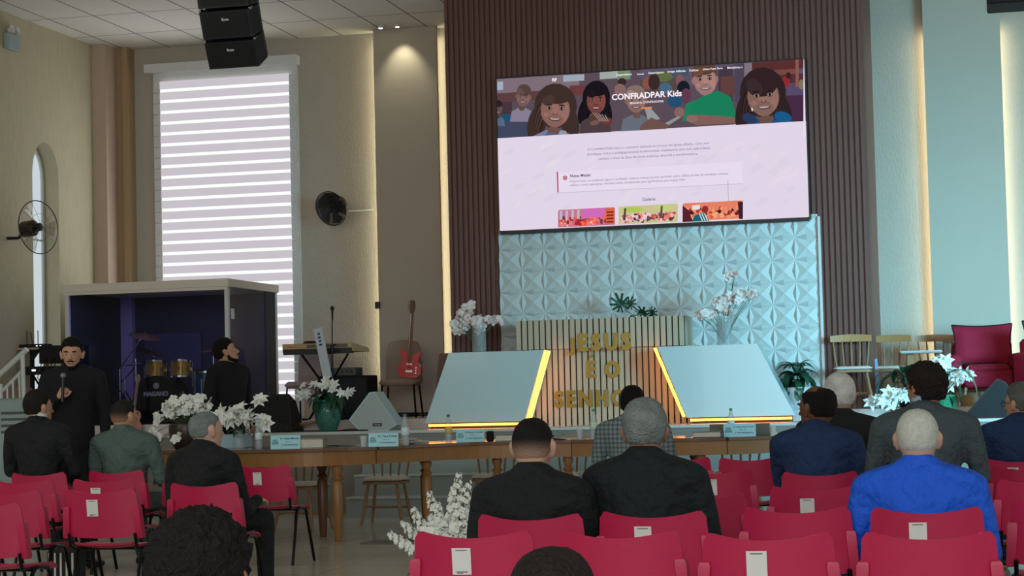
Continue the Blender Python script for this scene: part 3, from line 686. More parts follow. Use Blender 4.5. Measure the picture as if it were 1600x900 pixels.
def person(label, x, y, rz, hT, sw, skinm, jacket, hair, style, z0=0, head_yaw=0, head_pitch=0, collar=None, trousers=None, stand=False, arms=None,
           fat=0, glasses=False, beard=None, hand_vox=.011, mic=False, lean=0, k=1.0, name='person', shirt=None, hs=1.10, jv=.014):
    t = thing(name, (x, y, z0), rz, label, 'person'); t.scale = (k, k, k)
    zs = hT-.228*hs; pel = .96 if stand else .57
    HM = T((0, .015+lean, hT-.235*hs)) @ RZ(head_yaw) @ T((0, 0, .02)) @ RX(head_pitch) @ T((0, 0, -.02)) @ Matrix.Diagonal((hs, hs, hs, 1))
    b = MB()
    # head
    b.hull([((0, -.012, .135), (.078, .096, .10)), ((.018, -.022, .145), (.062, .078, .078)), ((-.018, -.022, .145), (.062, .078, .078)), ((0, -.03, .085), (.062, .06, .05))], 3, HM)
    b.hull([((0, .028, .115), (.063, .056, .07)), ((0, .058, .026), (.026, .024, .020)), ((.042, .005, .055), .020), ((-.042, .005, .055), .020)], 3, HM)
    b.hull([((0, .078, .128), .008), ((0, .103, .093), (.013, .011, .010)), ((0, .078, .085), (.015, .01, .008))], 2, HM)
    b.hull([((-.03, .078, .142), (.014, .010, .007)), ((.03, .078, .142), (.014, .010, .007))], 2, HM)
    b.hull([((0, .083, .058), (.022, .009, .005))], 2, HM); b.hull([((0, .081, .049), (.018, .009, .005))], 2, HM)
    for s_ in (-1, 1): b.hull([((s_*.088, -.014, .128), (.010, .018, .021)), ((s_*.080, -.002, .090), (.009, .010, .013))], 2, HM)
    nk = HM @ Vector((0, -.018, .055)); b.hull([(tuple(nk), (.062, .064, .05)), ((0, -.004+lean*.6, zs-.02), (.062, .056, .04))], 3)
    # trunk
    def trunk(m_, g):
        m_.hull([((-sw*.84, -.01+lean*.5, zs-.058), (.062+g, .068+g, .05+g)), ((sw*.84, -.01+lean*.5, zs-.058), (.062+g, .068+g, .05+g)), ((0, -.01+lean*.6, zs+.005+(.0 if g < 0 else .008)), (.078+g, .06+g, .03+g)), ((0, .01+lean*.4, zs-.19), (sw*.86+fat*.4+g, .115+fat*.5+g, .08))], 3)
        m_.hull([((0, .01+lean*.4, zs-.19), (sw*.86+fat*.4+g, .115+fat*.5+g, .08)), ((0, .015, (zs+pel)/2-.05), (.165+fat+g, .115+fat*1.1+g, .08))], 3)
        m_.hull([((0, .015, (zs+pel)/2-.05), (.165+fat+g, .115+fat*1.1+g, .08)), ((0, 0, pel), (.17+fat*.8+g, .125+fat*.6+g, .09))], 3)
    trunk(b, -.012)
    A = arms or {}
    for s_ in (-1, 1):
        sh = Vector((s_*(sw-.005), -.005+lean*.5, zs-.075))
        if stand: el, wr, hd = A.get(s_, (Vector((s_*(sw+.05), -.02, zs-.37)), Vector((s_*(sw+.055), .07, zs-.62)), (0, .25, -1)))[:3]
        else: el, wr, hd = A.get(s_, (Vector((s_*(sw+.055), .05, zs-.36)), Vector((s_*.12, .30, .70)), (-s_*.25, 1, -.25)))[:3]
        el, wr = Vector(el), Vector(wr); hd = Vector(hd).normalized()
        b.hull([(tuple(sh), .05), (tuple(el), .04)]); b.hull([(tuple(el), .04), (tuple(wr), (.027, .027, .024))])
        a_ = A.get(s_); curl = a_[3] if a_ and len(a_) > 3 else .28; upv = a_[4] if a_ and len(a_) > 4 else ((s_, 0, .2) if stand else (0, .2, 1))
        fm = frame_from(wr, hd, upv); hand_into(b, fm, (a_[5] if a_ and len(a_) > 5 else (-s_ if not stand else s_)), curl)
        hp = Vector((s_*.095, .0, pel-.03))
        if stand: kn, an, toe = Vector((s_*.10, .02, .50)), Vector((s_*.10, -.02, .09)), Vector((s_*.12, .12, .04))
        else: kn, an, toe = Vector((s_*.14, .44, .53)), Vector((s_*.13, .46, .09)), Vector((s_*.14, .60, .04))
        b.hull([(tuple(hp), .078), (tuple(kn), .052)]); b.hull([(tuple(kn), .052), (tuple(an), .036)]); b.hull([(tuple(an), .035), (tuple(toe), (.038, .05, .025)), ((an.x, an.y-.03, .03), .028)])
    b.build('body', skinm, t, remesh=hand_vox, smooth_it=2)
    # jacket
    j = MB(); g = .012; trunk(j, g)
    for s_ in (-1, 1):
        sh = Vector((s_*(sw-.005), -.005+lean*.5, zs-.075)); a_ = A.get(s_)
        if stand: el, wr = (a_ or (Vector((s_*(sw+.05), -.02, zs-.37)), Vector((s_*(sw+.055), .07, zs-.62))))[:2]
        else: el, wr = (a_ or (Vector((s_*(sw+.055), .05, zs-.36)), Vector((s_*.12, .30, .70))))[:2]
        el, wr = Vector(el), Vector(wr); wr2 = el+(wr-el)*.93; md = sh.lerp(el, .5)+Vector((s_*.006, -.006, 0))
        j.hull([(tuple(sh), (.070, .072, .066)), (tuple(md), (.062, .066, .06))]); j.hull([(tuple(md), (.062, .066, .06)), (tuple(el), .056)])
        j.hull([(tuple(el), .056), (tuple(wr2), .041)])
    if not stand:      # jacket skirts over the hips
        j.hull([((0, 0, pel), (.18+fat*.8+g, .13+fat*.6+g, .08)), ((0, .05, pel-.06), (.2+fat*.6, .13+fat*.4, .05))], 3)
    if collar != 'round':
        j.hull([((-.045, -.045+lean*.6, zs+.045), (.022, .022, .016)), ((.045, -.045+lean*.6, zs+.045), (.022, .022, .016)), ((-.06, .02+lean*.6, zs+.02), .02), ((.06, .02+lean*.6, zs+.02), .02), ((0, -.062+lean*.6, zs+.042), (.03, .016, .018))])
    if collar != 'round': j.lathe([(.060, -.035), (.084, -.03), (.080, .028), (.066, .032)], 24, T((0, -.008+lean*.6, zs+.026)) @ RX(-.28))
    j.build('jacket' if collar != 'round' else 'sweater', jacket, t, remesh=jv, smooth_it=5)
    if collar and collar != 'round':
        c0 = Vector((0, -.004+lean*.62, zs+.062))
        MB().lathe([(.064, -.03), (.071, -.01), (.069, .022), (.062, .024), (.060, -.02)], 24, T(c0) @ RX(-.18)).build('shirt_collar', collar, t, smooth=50)
    # trousers, shoes
    tr = MB()
    tr.hull([((0, 0, pel-.02), (.172, .128, .075))], 3)
    for s_ in (-1, 1):
        hp = (s_*.095, .0, pel-.04)
        if stand: kn, an = (s_*.10, .02, .50), (s_*.10, -.02, .10)
        else: kn, an = (s_*.14, .44, .53), (s_*.13, .46, .12)
        tr.hull([(hp, .094), (kn, .07)]); tr.hull([(kn, .07), (an, .055)])
    tr.build('trousers', trousers or jacket, t, remesh=.016, smooth_it=3)
    for s_ in (-1, 1):
        an, toe = ((s_*.10, -.03, .05), (s_*.12, .14, .035)) if stand else ((s_*.13, .45, .05), (s_*.14, .62, .035))
        MB().hull([(an, (.042, .05, .045)), (toe, (.045, .05, .032))], 3).build('shoe', M_blackp, t, smooth=True)
    hair_mesh(style, HM, hT*37).build('hair', fademat(hair, skinm) if style == 'shaved' else hairmat(hair), t, smooth=True)
    for s_ in (-1, 1):
        e_o = MB().ball((s_*.030, .073, .122), (.0105, .009, .0062), HM).build('eye', mat('eye white', (190, 186, 180), .2), t, smooth=True)
        MB().ball((s_*.030, .0805, .122), (.0052, .004, .0052), HM, 8, 6).build('iris', mat('dark iris', (30, 20, 16), .2), e_o, smooth=True)
        MB().hull([((s_*.018, .088, .142), .0035), ((s_*.030, .089, .146), .0045), ((s_*.045, .080, .143), .003)], 2, HM).build('eyebrow', hairmat('dark' if hair in ('black', 'dark') else hair), t, smooth=True)
    if beard:
        bd = MB(); bd.hull([((0, .061, .022), (.028, .025, .019)), ((.043, .012, .050), (.021, .026, .016)), ((-.043, .012, .050), (.021, .026, .016))], 3, HM)
        bd.hull([((.060, .012, .06), (.006, .016, .014)), ((.069, -.004, .10), (.006, .009, .02))], 2, HM); bd.hull([((-.060, .012, .06), (.006, .016, .014)), ((-.069, -.004, .10), (.006, .009, .02))], 2, HM)
        bd.hull([((-.024, .080, .068), .004), ((0, .089, .072), .0045), ((.024, .080, .068), .004)], 2, HM); bd.build('beard', hairmat(beard), t, smooth=True)
        MB().hull([((-.014, .090, .056), (.006, .004, .004)), ((.014, .090, .056), (.006, .004, .004))], 2, HM).build('lips', mat('lips', (130, 78, 70), .5), t, smooth=True)
    if glasses:
        gm = MB()
        for s_ in (-1, 1):
            gm.tube([HM @ Vector((s_*.032+.022*math.cos(a*PI/6), .096, .122+.017*math.sin(a*PI/6))) for a in range(13)], .0018, 5)
            gm.tube([HM @ Vector(p_) for p_ in ((s_*.054, .096, .127), (s_*.074, .08, .128), (s_*.082, .0, .128))], .0018, 5)
        gm.tube([HM @ Vector((-.010, .097, .126)), HM @ Vector((.010, .097, .126))], .0018, 5); gm.build('glasses', M_blackp, t)
    return t
SK1 = skin('warm brown skin', (168, 116, 92)); SK2 = skin('tanned skin', (182, 138, 114)); SK3 = skin('dark brown skin', (104, 68, 52)); SK4 = skin('light skin', (196, 158, 138))
J_black = mat('black suit wool', (12, 18, 22), .85, var=.2, scale=90, bump=1, bscale=6, bdist=.09); J_navy = mat('navy suit wool', (18, 44, 84), .8, var=.15, scale=90, bump=1, bscale=6, bdist=.09)
J_blue = mat('bright blue suit wool', (22, 88, 214), .8, var=.1, scale=60, bump=1, bscale=6, bdist=.09); J_green = mat('grey green suit wool', (74, 92, 88), .85, var=.15, scale=90, bump=1, bscale=6, bdist=.09)
J_grey = mat('charcoal suit wool', (62, 74, 80), .85, var=.15, scale=90, bump=1, bscale=6, bdist=.09); J_knit = mat('black knit', (10, 11, 18), .9, var=.3, scale=60); J_black2 = mat('soft black suit wool', (13, 22, 27), .85, var=.2, scale=80, bump=1, bscale=6, bdist=.09)
C_white = mat('white shirt cotton', (205, 210, 214), .7, var=.03); C_blue = mat('pale blue shirt cotton', (140, 170, 190), .7, var=.03)
# plaid
def plaid():
    m = bpy.data.materials.new('plaid wool'); m.use_nodes = True; nt = m.node_tree; n = nt.nodes; b = n['Principled BSDF']; b.inputs['Roughness'].default_value = .85
    tc = n.new('ShaderNodeTexCoord'); mixc = n.new('ShaderNodeMix'); mixc.data_type = 'RGBA'; mixc.blend_type = 'MULTIPLY'; mixc.inputs[0].default_value = 1
    for i, d in enumerate(('X', 'Z')):
        wv = n.new('ShaderNodeTexWave'); wv.bands_direction = d; wv.inputs['Scale'].default_value = 9; nt.links.new(tc.outputs['Object'], wv.inputs['Vector'])
        rp = n.new('ShaderNodeValToRGB'); rp.color_ramp.elements[0].position = .15; rp.color_ramp.elements[0].color = (.22, .27, .28, 1); rp.color_ramp.elements[1].position = .45; rp.color_ramp.elements[1].color = (.42, .48, .5, 1)
        nt.links.new(wv.outputs[0], rp.inputs[0]); nt.links.new(rp.outputs[0], mixc.inputs[6+i])
    nt.links.new(mixc.outputs[2], b.inputs['Base Color']); return m
J_plaid = plaid()
def seated(px, py, chair, label, sw, skinm, jacket, hair, style, hw=0, **kw):
    c_ = CH[chair].location; y = c_.y-.02; top = aty(px, py, y-.02)
    return person(label, top.x, y-.0, kw.pop('rz', 0), top.z, sw, skinm, jacket, hair, style, **kw)
seated(828, 655, 'R2', 'man in black suit with closely shaved nape, left of the grey-haired man', .212, SK4, J_black, 'black', 'shaved', lean=.02, arms={1: (Vector((.235, .08, .64)), Vector((.10, .30, .68)), (-.3, 1, -.2))})
seated(1003, 630, 'R4', 'broad man in black suit with thick grey hair', .218, SK1, J_black2, 'grey', 'full', arms={-1: (Vector((-.235, .09, .66)), Vector((-.11, .30, .68)), (.3, 1, -.2))}, head_yaw=.12, lean=.02, fat=.02, collar=None)
seated(986, 606, 'R20', 'man in plaid jacket with dark hair, half hidden behind the grey-haired man', .235, SK3, J_plaid, 'black', 'short', lean=.02)
seated(1432, 641, 'R14', 'man in bright blue jacket with cropped grey hair', .225, SK4, J_blue, 'pale', 'shaved', fat=.03)
HND = {-1: (Vector((-.24, .22, .72)), Vector((-.065, .125, .985)), (.1, .1, 1), 1.1, (-.6, -.5, 0), 1)}
seated(1272, 603, 'R11', 'balding man in navy suit resting his chin on his hand', .225, SK3, J_navy, 'black', 'balding', hs=1.2, head_yaw=.95, lean=.03, arms=HND, hand_vox=.008, fat=.01)
seated(1310, 588, 'R12', 'man in black suit with bushy white hair', .24, SK2, J_black2, 'white', 'full', head_yaw=.2, rz=0, hs=1.2)
seated(1442, 573, 'R21', 'man with thick curly dark hair, glasses and charcoal jacket', .235, SK1, J_grey, 'dark', 'curly', head_yaw=.85, glasses=True, collar=C_blue)
seated(1592, 602, 'R16', 'man in navy suit and glasses at the right edge', .24, SK2, J_navy, 'salt', 'full', head_yaw=.95, glasses=True)
seated(58, 612, 'L3', 'man in dark suit with white collar by the stair railing', .235, SK2, J_black, 'dark', 'short', head_yaw=-.5, rz=-.1, collar=C_white)
seated(192, 626, 'L4', 'man in grey-green suit with cropped dark hair', .235, SK2, J_green, 'dark', 'shaved', head_yaw=-.35, rz=-.1)
seated(311, 642, 'L9', 'older man in black suit with thin grey hair, balding crown', .235, SK4, J_black, 'grey', 'wispy', head_yaw=-.35, rz=-.35, lean=.05,
       arms={1: (Vector((.27, .10, .60)), Vector((.16, .36, .66)), (-.3, 1, -.2))})
q = aty(310, 816, 2.95); person('person in the foreground seen only as a mop of dark curly hair', q.x, 2.95, 0, 1.24, .2, SK1, J_black, 'black', 'curly', k=q.z/1.24, hs=.97)
q = aty(862, 876, 3.4); person('person in the foreground seen only as the top of dark flat hair', q.x, 3.4, 0, 1.24, .2, SK1, J_black, 'dark', 'thick', k=q.z/1.24)
# standing speaker with microphone
q = aty(113, 530, 14.9); yaw = math.atan2(-q.x, -14.9)          # turned towards the seats
rz1 = PI+.30
ARM = {1: (Vector((.275, .06, 1.22)), Vector((.085, .205, 1.37)), (-.55, .1, .75), 1.05, (.1, .9, .35), 1)}
pm = person('standing man in black sweater speaking into a microphone', q.x, 14.9, rz1, q.z, .215, SK2, J_knit, 'black', 'short', stand=True, arms=ARM, collar='round', beard='black', head_pitch=-.08, hand_vox=.0075, trousers=J_knit)
hm = Vector((.04, .265, 1.455)); hw = Matrix.Rotation(rz1, 4, 'Z')
g = Vector(pm.location)+hw @ hm
t = thing('microphone', g, rz1, 'black handheld microphone in the standing man\'s hand', 'microphone', rx=.25)
MB().lathe([(.011, -.13), (.013, -.12), (.0145, .06), (.018, .075)], 14).build('mic_body', M_blackp, t, smooth=40)
MB().ball((0, 0, .095), (.025, .025, .028)).build('mic_grille', mat('steel mesh', (120, 124, 128), .5, .6, scale=300, var=.4), t, smooth=True)
# man behind the table looking up at the screen
q = aty(357, 529, 18.3)
person('bearded man in black sweater looking up towards the screen', q.x, 18.3, -PI/2-.30, q.z, .25, SK2, J_knit, 'black', 'short', stand=True, collar='round', beard='black', head_yaw=.65, head_pitch=.28, hs=1.15)

# ================================================================== LONG TABLES IN AN ARC
TZ = .855
def offset_line(pts, d):
    out = []
    for i, p in enumerate(pts):
        a = Vector(pts[max(i-1, 0)]); b = Vector(pts[min(i+1, len(pts)-1)]); t_ = (b-a).normalized(); out.append((p[0]-t_.y*d, p[1]+t_.x*d))
    return out
def strip(mb, pts, d0, d1, z0, z1):
    a, b = offset_line(pts, d0), offset_line(pts, d1); n = len(pts)
    vs = [(p[0], p[1], z) for z in (z0, z1) for L in (a, b) for p in L]
    fs = []
    for i in range(n-1):
        fs += [(i, i+1, n+i+1, n+i), (2*n+i, 3*n+i, 3*n+i+1, 2*n+i+1), (i, 2*n+i, 2*n+i+1, i+1), (n+i, n+i+1, 3*n+i+1, 3*n+i)]
    fs += [(0, n, 3*n, 2*n), (n-1, 3*n-1, 4*n-1, 2*n-1)]
    mb.add(vs, fs)
def smooth_line(p, n=5):
    out = []
    for i in range(len(p)-1):
        P0, P1, P2, P3 = [Vector(p[min(max(k, 0), len(p)-1)]) for k in (i-1, i, i+1, i+2)]
        for k in range(n):
            t_ = k/n; out.append(tuple(.5*((2*P1)+(P2-P0)*t_+(2*P0-5*P1+4*P2-P3)*t_*t_+(3*P1-P0-3*P2+P3)*t_**3)))
    return out+[tuple(p[-1])]
LEG = [(.030, 0), (.034, .02), (.046, .26), (.05, .52), (.034, .55), (.052, .575), (.030, .60), (.040, .63), (.052, .66), (.044, .70), (.052, .72), (.052, .74)]
def leg_into(mb, sq=True):
    mb.lathe([(r, z) for r, z in LEG], 14)
    mb.cbox((0, 0, .745), (.105, .105, .07))
TABLES = []
def table(pts, legs, label, dep=.95):
    ln = smooth_line(pts); c_ = Vector((sum(p[0] for p in pts)/len(pts), sum(p[1] for p in pts)/len(pts)+.4, 0))
    L = [(p[0]-c_.x, p[1]-c_.y) for p in ln]
    t = thing('curved_table', c_, 0, label, 'table', 'curved wooden tables in a row')
    mb = MB(); strip(mb, L, -.03, dep, TZ-.03, TZ); mb.build('tabletop', M_top, t)
    mb = MB(); strip(mb, L, 0, .03, TZ-.16, TZ-.03); strip(mb, L, dep-.06, dep-.03, TZ-.16, TZ-.03); mb.build('apron', M_wood, t)
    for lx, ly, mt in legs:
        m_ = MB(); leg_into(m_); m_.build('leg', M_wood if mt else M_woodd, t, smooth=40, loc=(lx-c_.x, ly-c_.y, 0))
    return t
def lx(px, Y): return aty(px, 700, Y).x
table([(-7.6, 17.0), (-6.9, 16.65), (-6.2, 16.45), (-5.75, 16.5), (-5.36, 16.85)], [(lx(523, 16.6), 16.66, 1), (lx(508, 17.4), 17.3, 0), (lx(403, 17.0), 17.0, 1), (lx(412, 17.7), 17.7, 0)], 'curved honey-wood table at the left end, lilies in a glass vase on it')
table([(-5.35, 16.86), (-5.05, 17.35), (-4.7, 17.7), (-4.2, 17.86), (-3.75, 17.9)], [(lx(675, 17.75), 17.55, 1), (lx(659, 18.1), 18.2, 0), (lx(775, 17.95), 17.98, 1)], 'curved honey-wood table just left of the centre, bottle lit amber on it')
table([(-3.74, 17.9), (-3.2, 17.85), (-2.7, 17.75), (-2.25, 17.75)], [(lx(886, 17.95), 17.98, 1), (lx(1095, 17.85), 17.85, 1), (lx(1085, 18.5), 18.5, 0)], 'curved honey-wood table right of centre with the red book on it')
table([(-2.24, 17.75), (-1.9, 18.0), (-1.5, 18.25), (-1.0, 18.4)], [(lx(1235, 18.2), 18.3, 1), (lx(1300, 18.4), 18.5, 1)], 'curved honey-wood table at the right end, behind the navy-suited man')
# things on the tables
def on(px, py, Y): q_ = aty(px, py, Y); return Vector((q_.x, Y, TZ))
def view_rz(v): return -math.atan2(v.x, v.y)
def nameplate(px, Y, name, label, w_=.27, first=None):
    v = on(px, 685, Y); t = thing('name_card', v, view_rz(v)*.8, label, 'sign', 'name cards on the tables')
    h = .125; MB().prism([(-w_/2, 0), (w_/2, 0), (w_/2, h), (-w_/2, h)], -.002, .002, T((0, -.02, 0)) @ RX(-.22)).prism([(-w_/2, 0), (w_/2, 0), (w_/2, h), (-w_/2, h)], -.002, .002, T((0, .035, 0)) @ RX(.22)).build('card', mat('pale blue card', (168, 222, 236), .6, var=.02), t)
    F_ = T((0, -.0235, 0)) @ RX(-.22); mb = MB(); text_into(mb, name, w_*.62, F_ @ T((-w_*.17, 0, .088)), 0, .02)
    text_into(mb, 'IEADC - PR', w_*.20, F_ @ T((.0, 0, .062)), 0, .01); text_into(mb, '2º VICE-PRESIDENTE', w_*.56, F_ @ T((-w_*.14, 0, .03)), 0, .02)
    mb.build('lettering', mat('navy print', (20, 50, 90), .6), t)
    mb = MB(); text_into(mb, 'CGO', w_*.17, F_ @ T((-w_*.44, 0, .072)), 0, .05); text_into(mb, 'FRADPAR', w_*.22, F_ @ T((-w_*.45, 0, .042)), 0, .05)
    for kx in range(5): mb.box((-w_*.45+kx*w_*.045, -.0005, .056), (-w_*.42+kx*w_*.045, 0, .066), F_)
    mb.build('emblem', mat('teal print', (20, 110, 110), .6), t)
nameplate(446, 16.62, 'Pr. Daniel Moraes', 'pale blue name card on the left table between the clear bottle and grey book')
nameplate(599, 16.75, 'Pr. Tony Freitas', 'pale blue name card right of the small glass, before the white wedge speaker')
nameplate(735, 17.85, 'Pr. Samuel Custodio', 'pale blue name card just right of the amber-lit bottle')
nameplate(1156, 17.95, 'Pr. Ademar Joaquim de Paula', 'pale blue name card right of the red book', .30)
def bottle_mesh(t, h=.22, cap=(60, 120, 150), lab=None):
    MB().lathe([(.026, 0), (.031, .006), (.031, .05), (.028, .06), (.031, .07), (.031, .125), (.028, .14), (.016, .178), (.0125, .188), (.0125, .20)], 18).build('bottle_body', M_bottle, t, smooth=50)
    MB().lathe([(.0305, .07), (.032, .072), (.032, .12), (.0305, .122)], 18).build('label_wrap', mat('bottle wrap %s' % (lab,), lab or (205, 225, 235), .4), t, smooth=50)
    MB().lathe([(.0145, .195), (.0145, .212), (.013, .215)], 14).build('cap', mat('cap %s' % (cap,), cap, .4), t, smooth=50)
for px, Y, k, cap, lab, lb in ((404, 16.75, 1.22, (150, 190, 200), (215, 235, 240), 'clear plastic water bottle right of the lilies on the left table'),
                       (633, 17.0, 1.35, (60, 110, 150), (206, 226, 240), 'large clear water bottle at the joint of two tables, before the white wing'),
                       (701, 17.8, 1.25, (60, 90, 100), (225, 180, 90), 'water bottle with amber glow, left of the middle name card'),  # amber light from behind is put into this wrap colour
                       (928, 18.0, 1.35, (60, 150, 110), (200, 220, 200), 'green-capped water bottle before the gold letters'),
                       (1143, 18.35, 1.22, (40, 150, 90), (220, 230, 235), 'water bottle standing behind the right-hand name card')):
    v = on(px, 680, Y); t = thing('water_bottle', v, .4, lb, 'bottle', 'water bottles on the tables'); t.scale = (k*.85, k*.85, k); bottle_mesh(t, cap=cap, lab=lab)
for px, Y, lb in ((568, 16.78, 'small clear tumbler left of the second name card'), (906, 18.05, 'empty plastic cup left of the green-capped bottle'), (1208, 18.0, 'empty plastic cup right of the last name card')):
    tag(MB().lathe([(.026, 0), (.034, .10), (.0335, .10), (.0335, .1), (.0325, .1), (.025, .004)], 18).build('plastic_cup', M_frost, loc=on(px, 685, Y), smooth=50), lb, 'cup')
def book(px, Y, w_, d_, h_, rz, cover, label, page=(205, 200, 185)):
    v = on(px, 685, Y); t = thing('book', v, rz, label, 'book')
    MB().box((-w_/2, -d_/2, 0), (w_/2, d_/2, .006)).box((-w_/2, -d_/2, h_-.006), (w_/2, d_/2, h_)).box((w_/2-.006, -d_/2, 0), (w_/2, d_/2, h_)).build('cover', cover, t)
    MB().box((-w_/2+.006, -d_/2+.006, .006), (w_/2-.007, d_/2-.006, h_-.006)).build('pages', mat('book pages', page, .7), t)
book(489, 16.75, .23, .16, .085, .1, mat('sage grey cover', (126, 142, 130), .6), 'thick sage-grey book lying right of the first name card')
book(1108, 17.9, .27, .2, .055, -.06, mat('dark red cover', (88, 14, 26), .35), 'thick book with dark red cover, pages facing the seats')
book(790, 17.95, .19, .15, .06, .2, mat('grey green cover', (110, 130, 126), .6), 'grey-green book lying left of the shaved head')
def clutter(px, Y, label, seed, name, cat, cols):
    v = on(px, 685, Y); r2 = random.Random(seed); t = thing(name, v, 0, label, cat)
    for k in range(5):
        mb = MB(); M_ = T((r2.uniform(-.09, .09), r2.uniform(-.06, .08), .006+k*.011)) @ RZ(r2.uniform(-1, 1)) @ RX(r2.uniform(-.08, .08))
        mb.bbox((-.08, -.05, -.004), (.08, .05, .004), .008, M_); mb.build('sheet', cols[k % len(cols)], t)
clutter(855, 18.0, 'heap of folded papers and a dark wallet right of the shaved head', 2, 'paper_heap', 'papers', [M_dark, mat('bluish paper', (150, 186, 200), .7), M_whitem])
clutter(825, 18.1, 'small heap of papers and a pouch left of the shaved head', 5, 'paper_heap', 'papers', [M_dark, M_whitem])
clutter(652, 17.35, 'white crumpled papers right of the large water bottle', 8, 'paper_heap', 'papers', [M_whitem])
tag(MB().bbox((-.035, -.03, 0), (.035, .03, .10), .02).build('pouch', M_dark, loc=on(766, 685, 17.9)), 'small black pouch right of the middle name card', 'pouch')
tag(MB().bbox((-.13, -.1, 0), (.13, .1, .13), .01).build('gift_box', mat('pale blue box board', (150, 180, 200), .6), loc=on(368, 685, 17.25)), 'pale blue box behind the vase of lilies', 'box')
# two wooden crate-like chair backs seen over the table at the right
for px, lb in ((1126, 'grey-brown wooden block left of the right-hand name card'), (1187, 'grey-brown wooden block right of the right-hand name card')):
    tag(MB().bbox((-.10, -.03, 0), (.10, .03, .11), .008).build('wooden_block', mat('grey brown wood', (100, 94, 84), .6), loc=on(px, 685, 18.45)), lb, 'block')

# ================================================================== SPINDLE CHAIRS
def make_spindle(seatm):
    t = thing('spindle_chair', (0, 0, 0), 0, 'x', 'chair', 'wooden spindle-back chairs')
    mb = MB(); mb.bbox((-.21, -.2, .415), (.21, .2, .44), .05, seg=4); mb.build('seat', M_chairw, t, smooth=40)
    MB().bbox((-.215, -.205, .441), (.215, .205, .485), .06, seg=4).build('cushion', seatm, t, smooth=60)
    for sx_ in (-1, 1):
        for sy_ in (-1, 1): MB().tube([(sx_*.215, sy_*.215, 0), (sx_*.185, sy_*.185, .18), (sx_*.15, sy_*.15, .42)], [.012, .019, .014], 10).build('leg', M_chairw, t, smooth=60)
    mb = MB(); mb.tube([(-.185, .185, .18), (-.185, -.185, .18)], .010).tube([(.185, .185, .18), (.185, -.185, .18)], .010).tube([(-.185, 0, .18), (.185, 0, .18)], .010).tube([(-.187, .187, .16), (.187, .187, .16)], .010); mb.build('stretcher', M_chairw, t, smooth=60)
    for k in range(5):
        u = -1+k*.5; MB().tube([(u*.165, .175, .43), (u*.19, .215, .62), (u*.205, .25, .80)], [.008, .012, .008], 8).build('spindle', M_chairw, t, smooth=60)
    mb = MB(); N_ = 10
    for off in (-.011, .011):
        for z in (.77, .855):
            for i in range(N_+1): u = -1+2*i/N_; mb.v.append((u*.235, .255+off-.02*u*u, z-.015*u*u*(1 if z > .8 else 0)))
    L = N_+1
    for i in range(N_): mb.f += [(i, i+1, L+i+1, L+i), (2*L+i, 3*L+i, 3*L+i+1, 2*L+i+1), (L+i, L+i+1, 3*L+i+1, 3*L+i), (i, 2*L+i, 2*L+i+1, i+1)]
    mb.f += [(0, L, 3*L, 2*L), (N_, 2*L+N_, 3*L+N_, L+N_)]; mb.m = [0]*len(mb.f); mb.build('top_rail', mat('amber chair wood', (168, 122, 74), .45, var=.15), t)
    return t
SP = make_spindle(M_cush); first = True
def spindle(px, Y, z, rz, label):
    global first
    q_ = aty(px, 600, Y)
    if first: first = False; SP.location = (q_.x, Y, z); SP.rotation_euler = (0, 0, rz); SP['label'] = label; return SP
    return dup(SP, (q_.x, Y, z), rz, label)
# rails stand away from the seats: the chairs face us (behind the table) or the middle
spindle(600, 19.0, 0, .05, 'wooden spindle chair with cream cushion under the table joint, before the steps')
spindle(470, 18.1, 0, -.15, 'wooden spindle chair with cream cushion behind the left table, right of the older man')
spindle(768, 19.3, 0, .1, 'wooden spindle chair behind the table, between floor flowers and shaved head')
spindle(892, 19.35, 0, 0, 'wooden spindle chair behind the table right of the shaved head')
spindle(1150, 19.4, 0, 0, 'wooden spindle chair behind the table below the right-hand name card')
spindle(1333, 22.18, PZ, .1, 'wooden spindle chair on the stage directly before the brown slatted wall')
spindle(1388, 22.9, PZ, -.2, 'wooden spindle chair on the stage between slatted wall and white side table')
spindle(1466, 23.4, PZ, .1, 'wooden spindle chair on the stage behind the white side table')
spindle(1516, 23.98, PZ, .0, 'wooden spindle chair on the stage half hidden by the red armchair')

# ================================================================== PULPIT
YW, YLc = 21.45, 21.95
def slat_block(name, x0, x1, z0, z1, y0, y1, parent, org):
    mb = MB(); n_ = max(1, int(round((x1-x0)/.072))); p_ = (x1-x0)/n_
    I = T(-Vector(org)); mb.box((x0, y0+.03, z0), (x1, y1, z1), I); mb.mi = 1; mb.box((x0+.004, y0+.02, z0), (x1-.004, y0+.0305, z1-.002), I); mb.mi = 0
    for i in range(n_): mb.box((x0+i*p_+.006, y0, z0), (x0+(i+1)*p_-.012, y0+.0205, z1), I)
    return mb.build(name, [M_slatl, M_slatgap], parent)
lz1 = aty(809, 502, YLc).z; lzm = aty(825, 547, YLc).z; lx0, lx1 = aty(809, 520, YLc).x, aty(1072, 510, YLc).x
cx0, cx1 = aty(806, 600, YLc-.1).x, aty(1090, 600, YLc-.1).x
org = ((lx0+lx1)/2, YLc, SZ)
pul = thing('pulpit', org, 0, 'light oak slatted pulpit with raised gold lettering between two white wings', 'pulpit')
slat_block('top_block', lx0, lx1, lzm, lz1, YLc-.10, YLc+.5, pul, org)
slat_block('slatted_front', cx0, cx1, SZ, lzm, YLc-.02, YLc+.3, pul, org)
IO = T(-Vector(org))
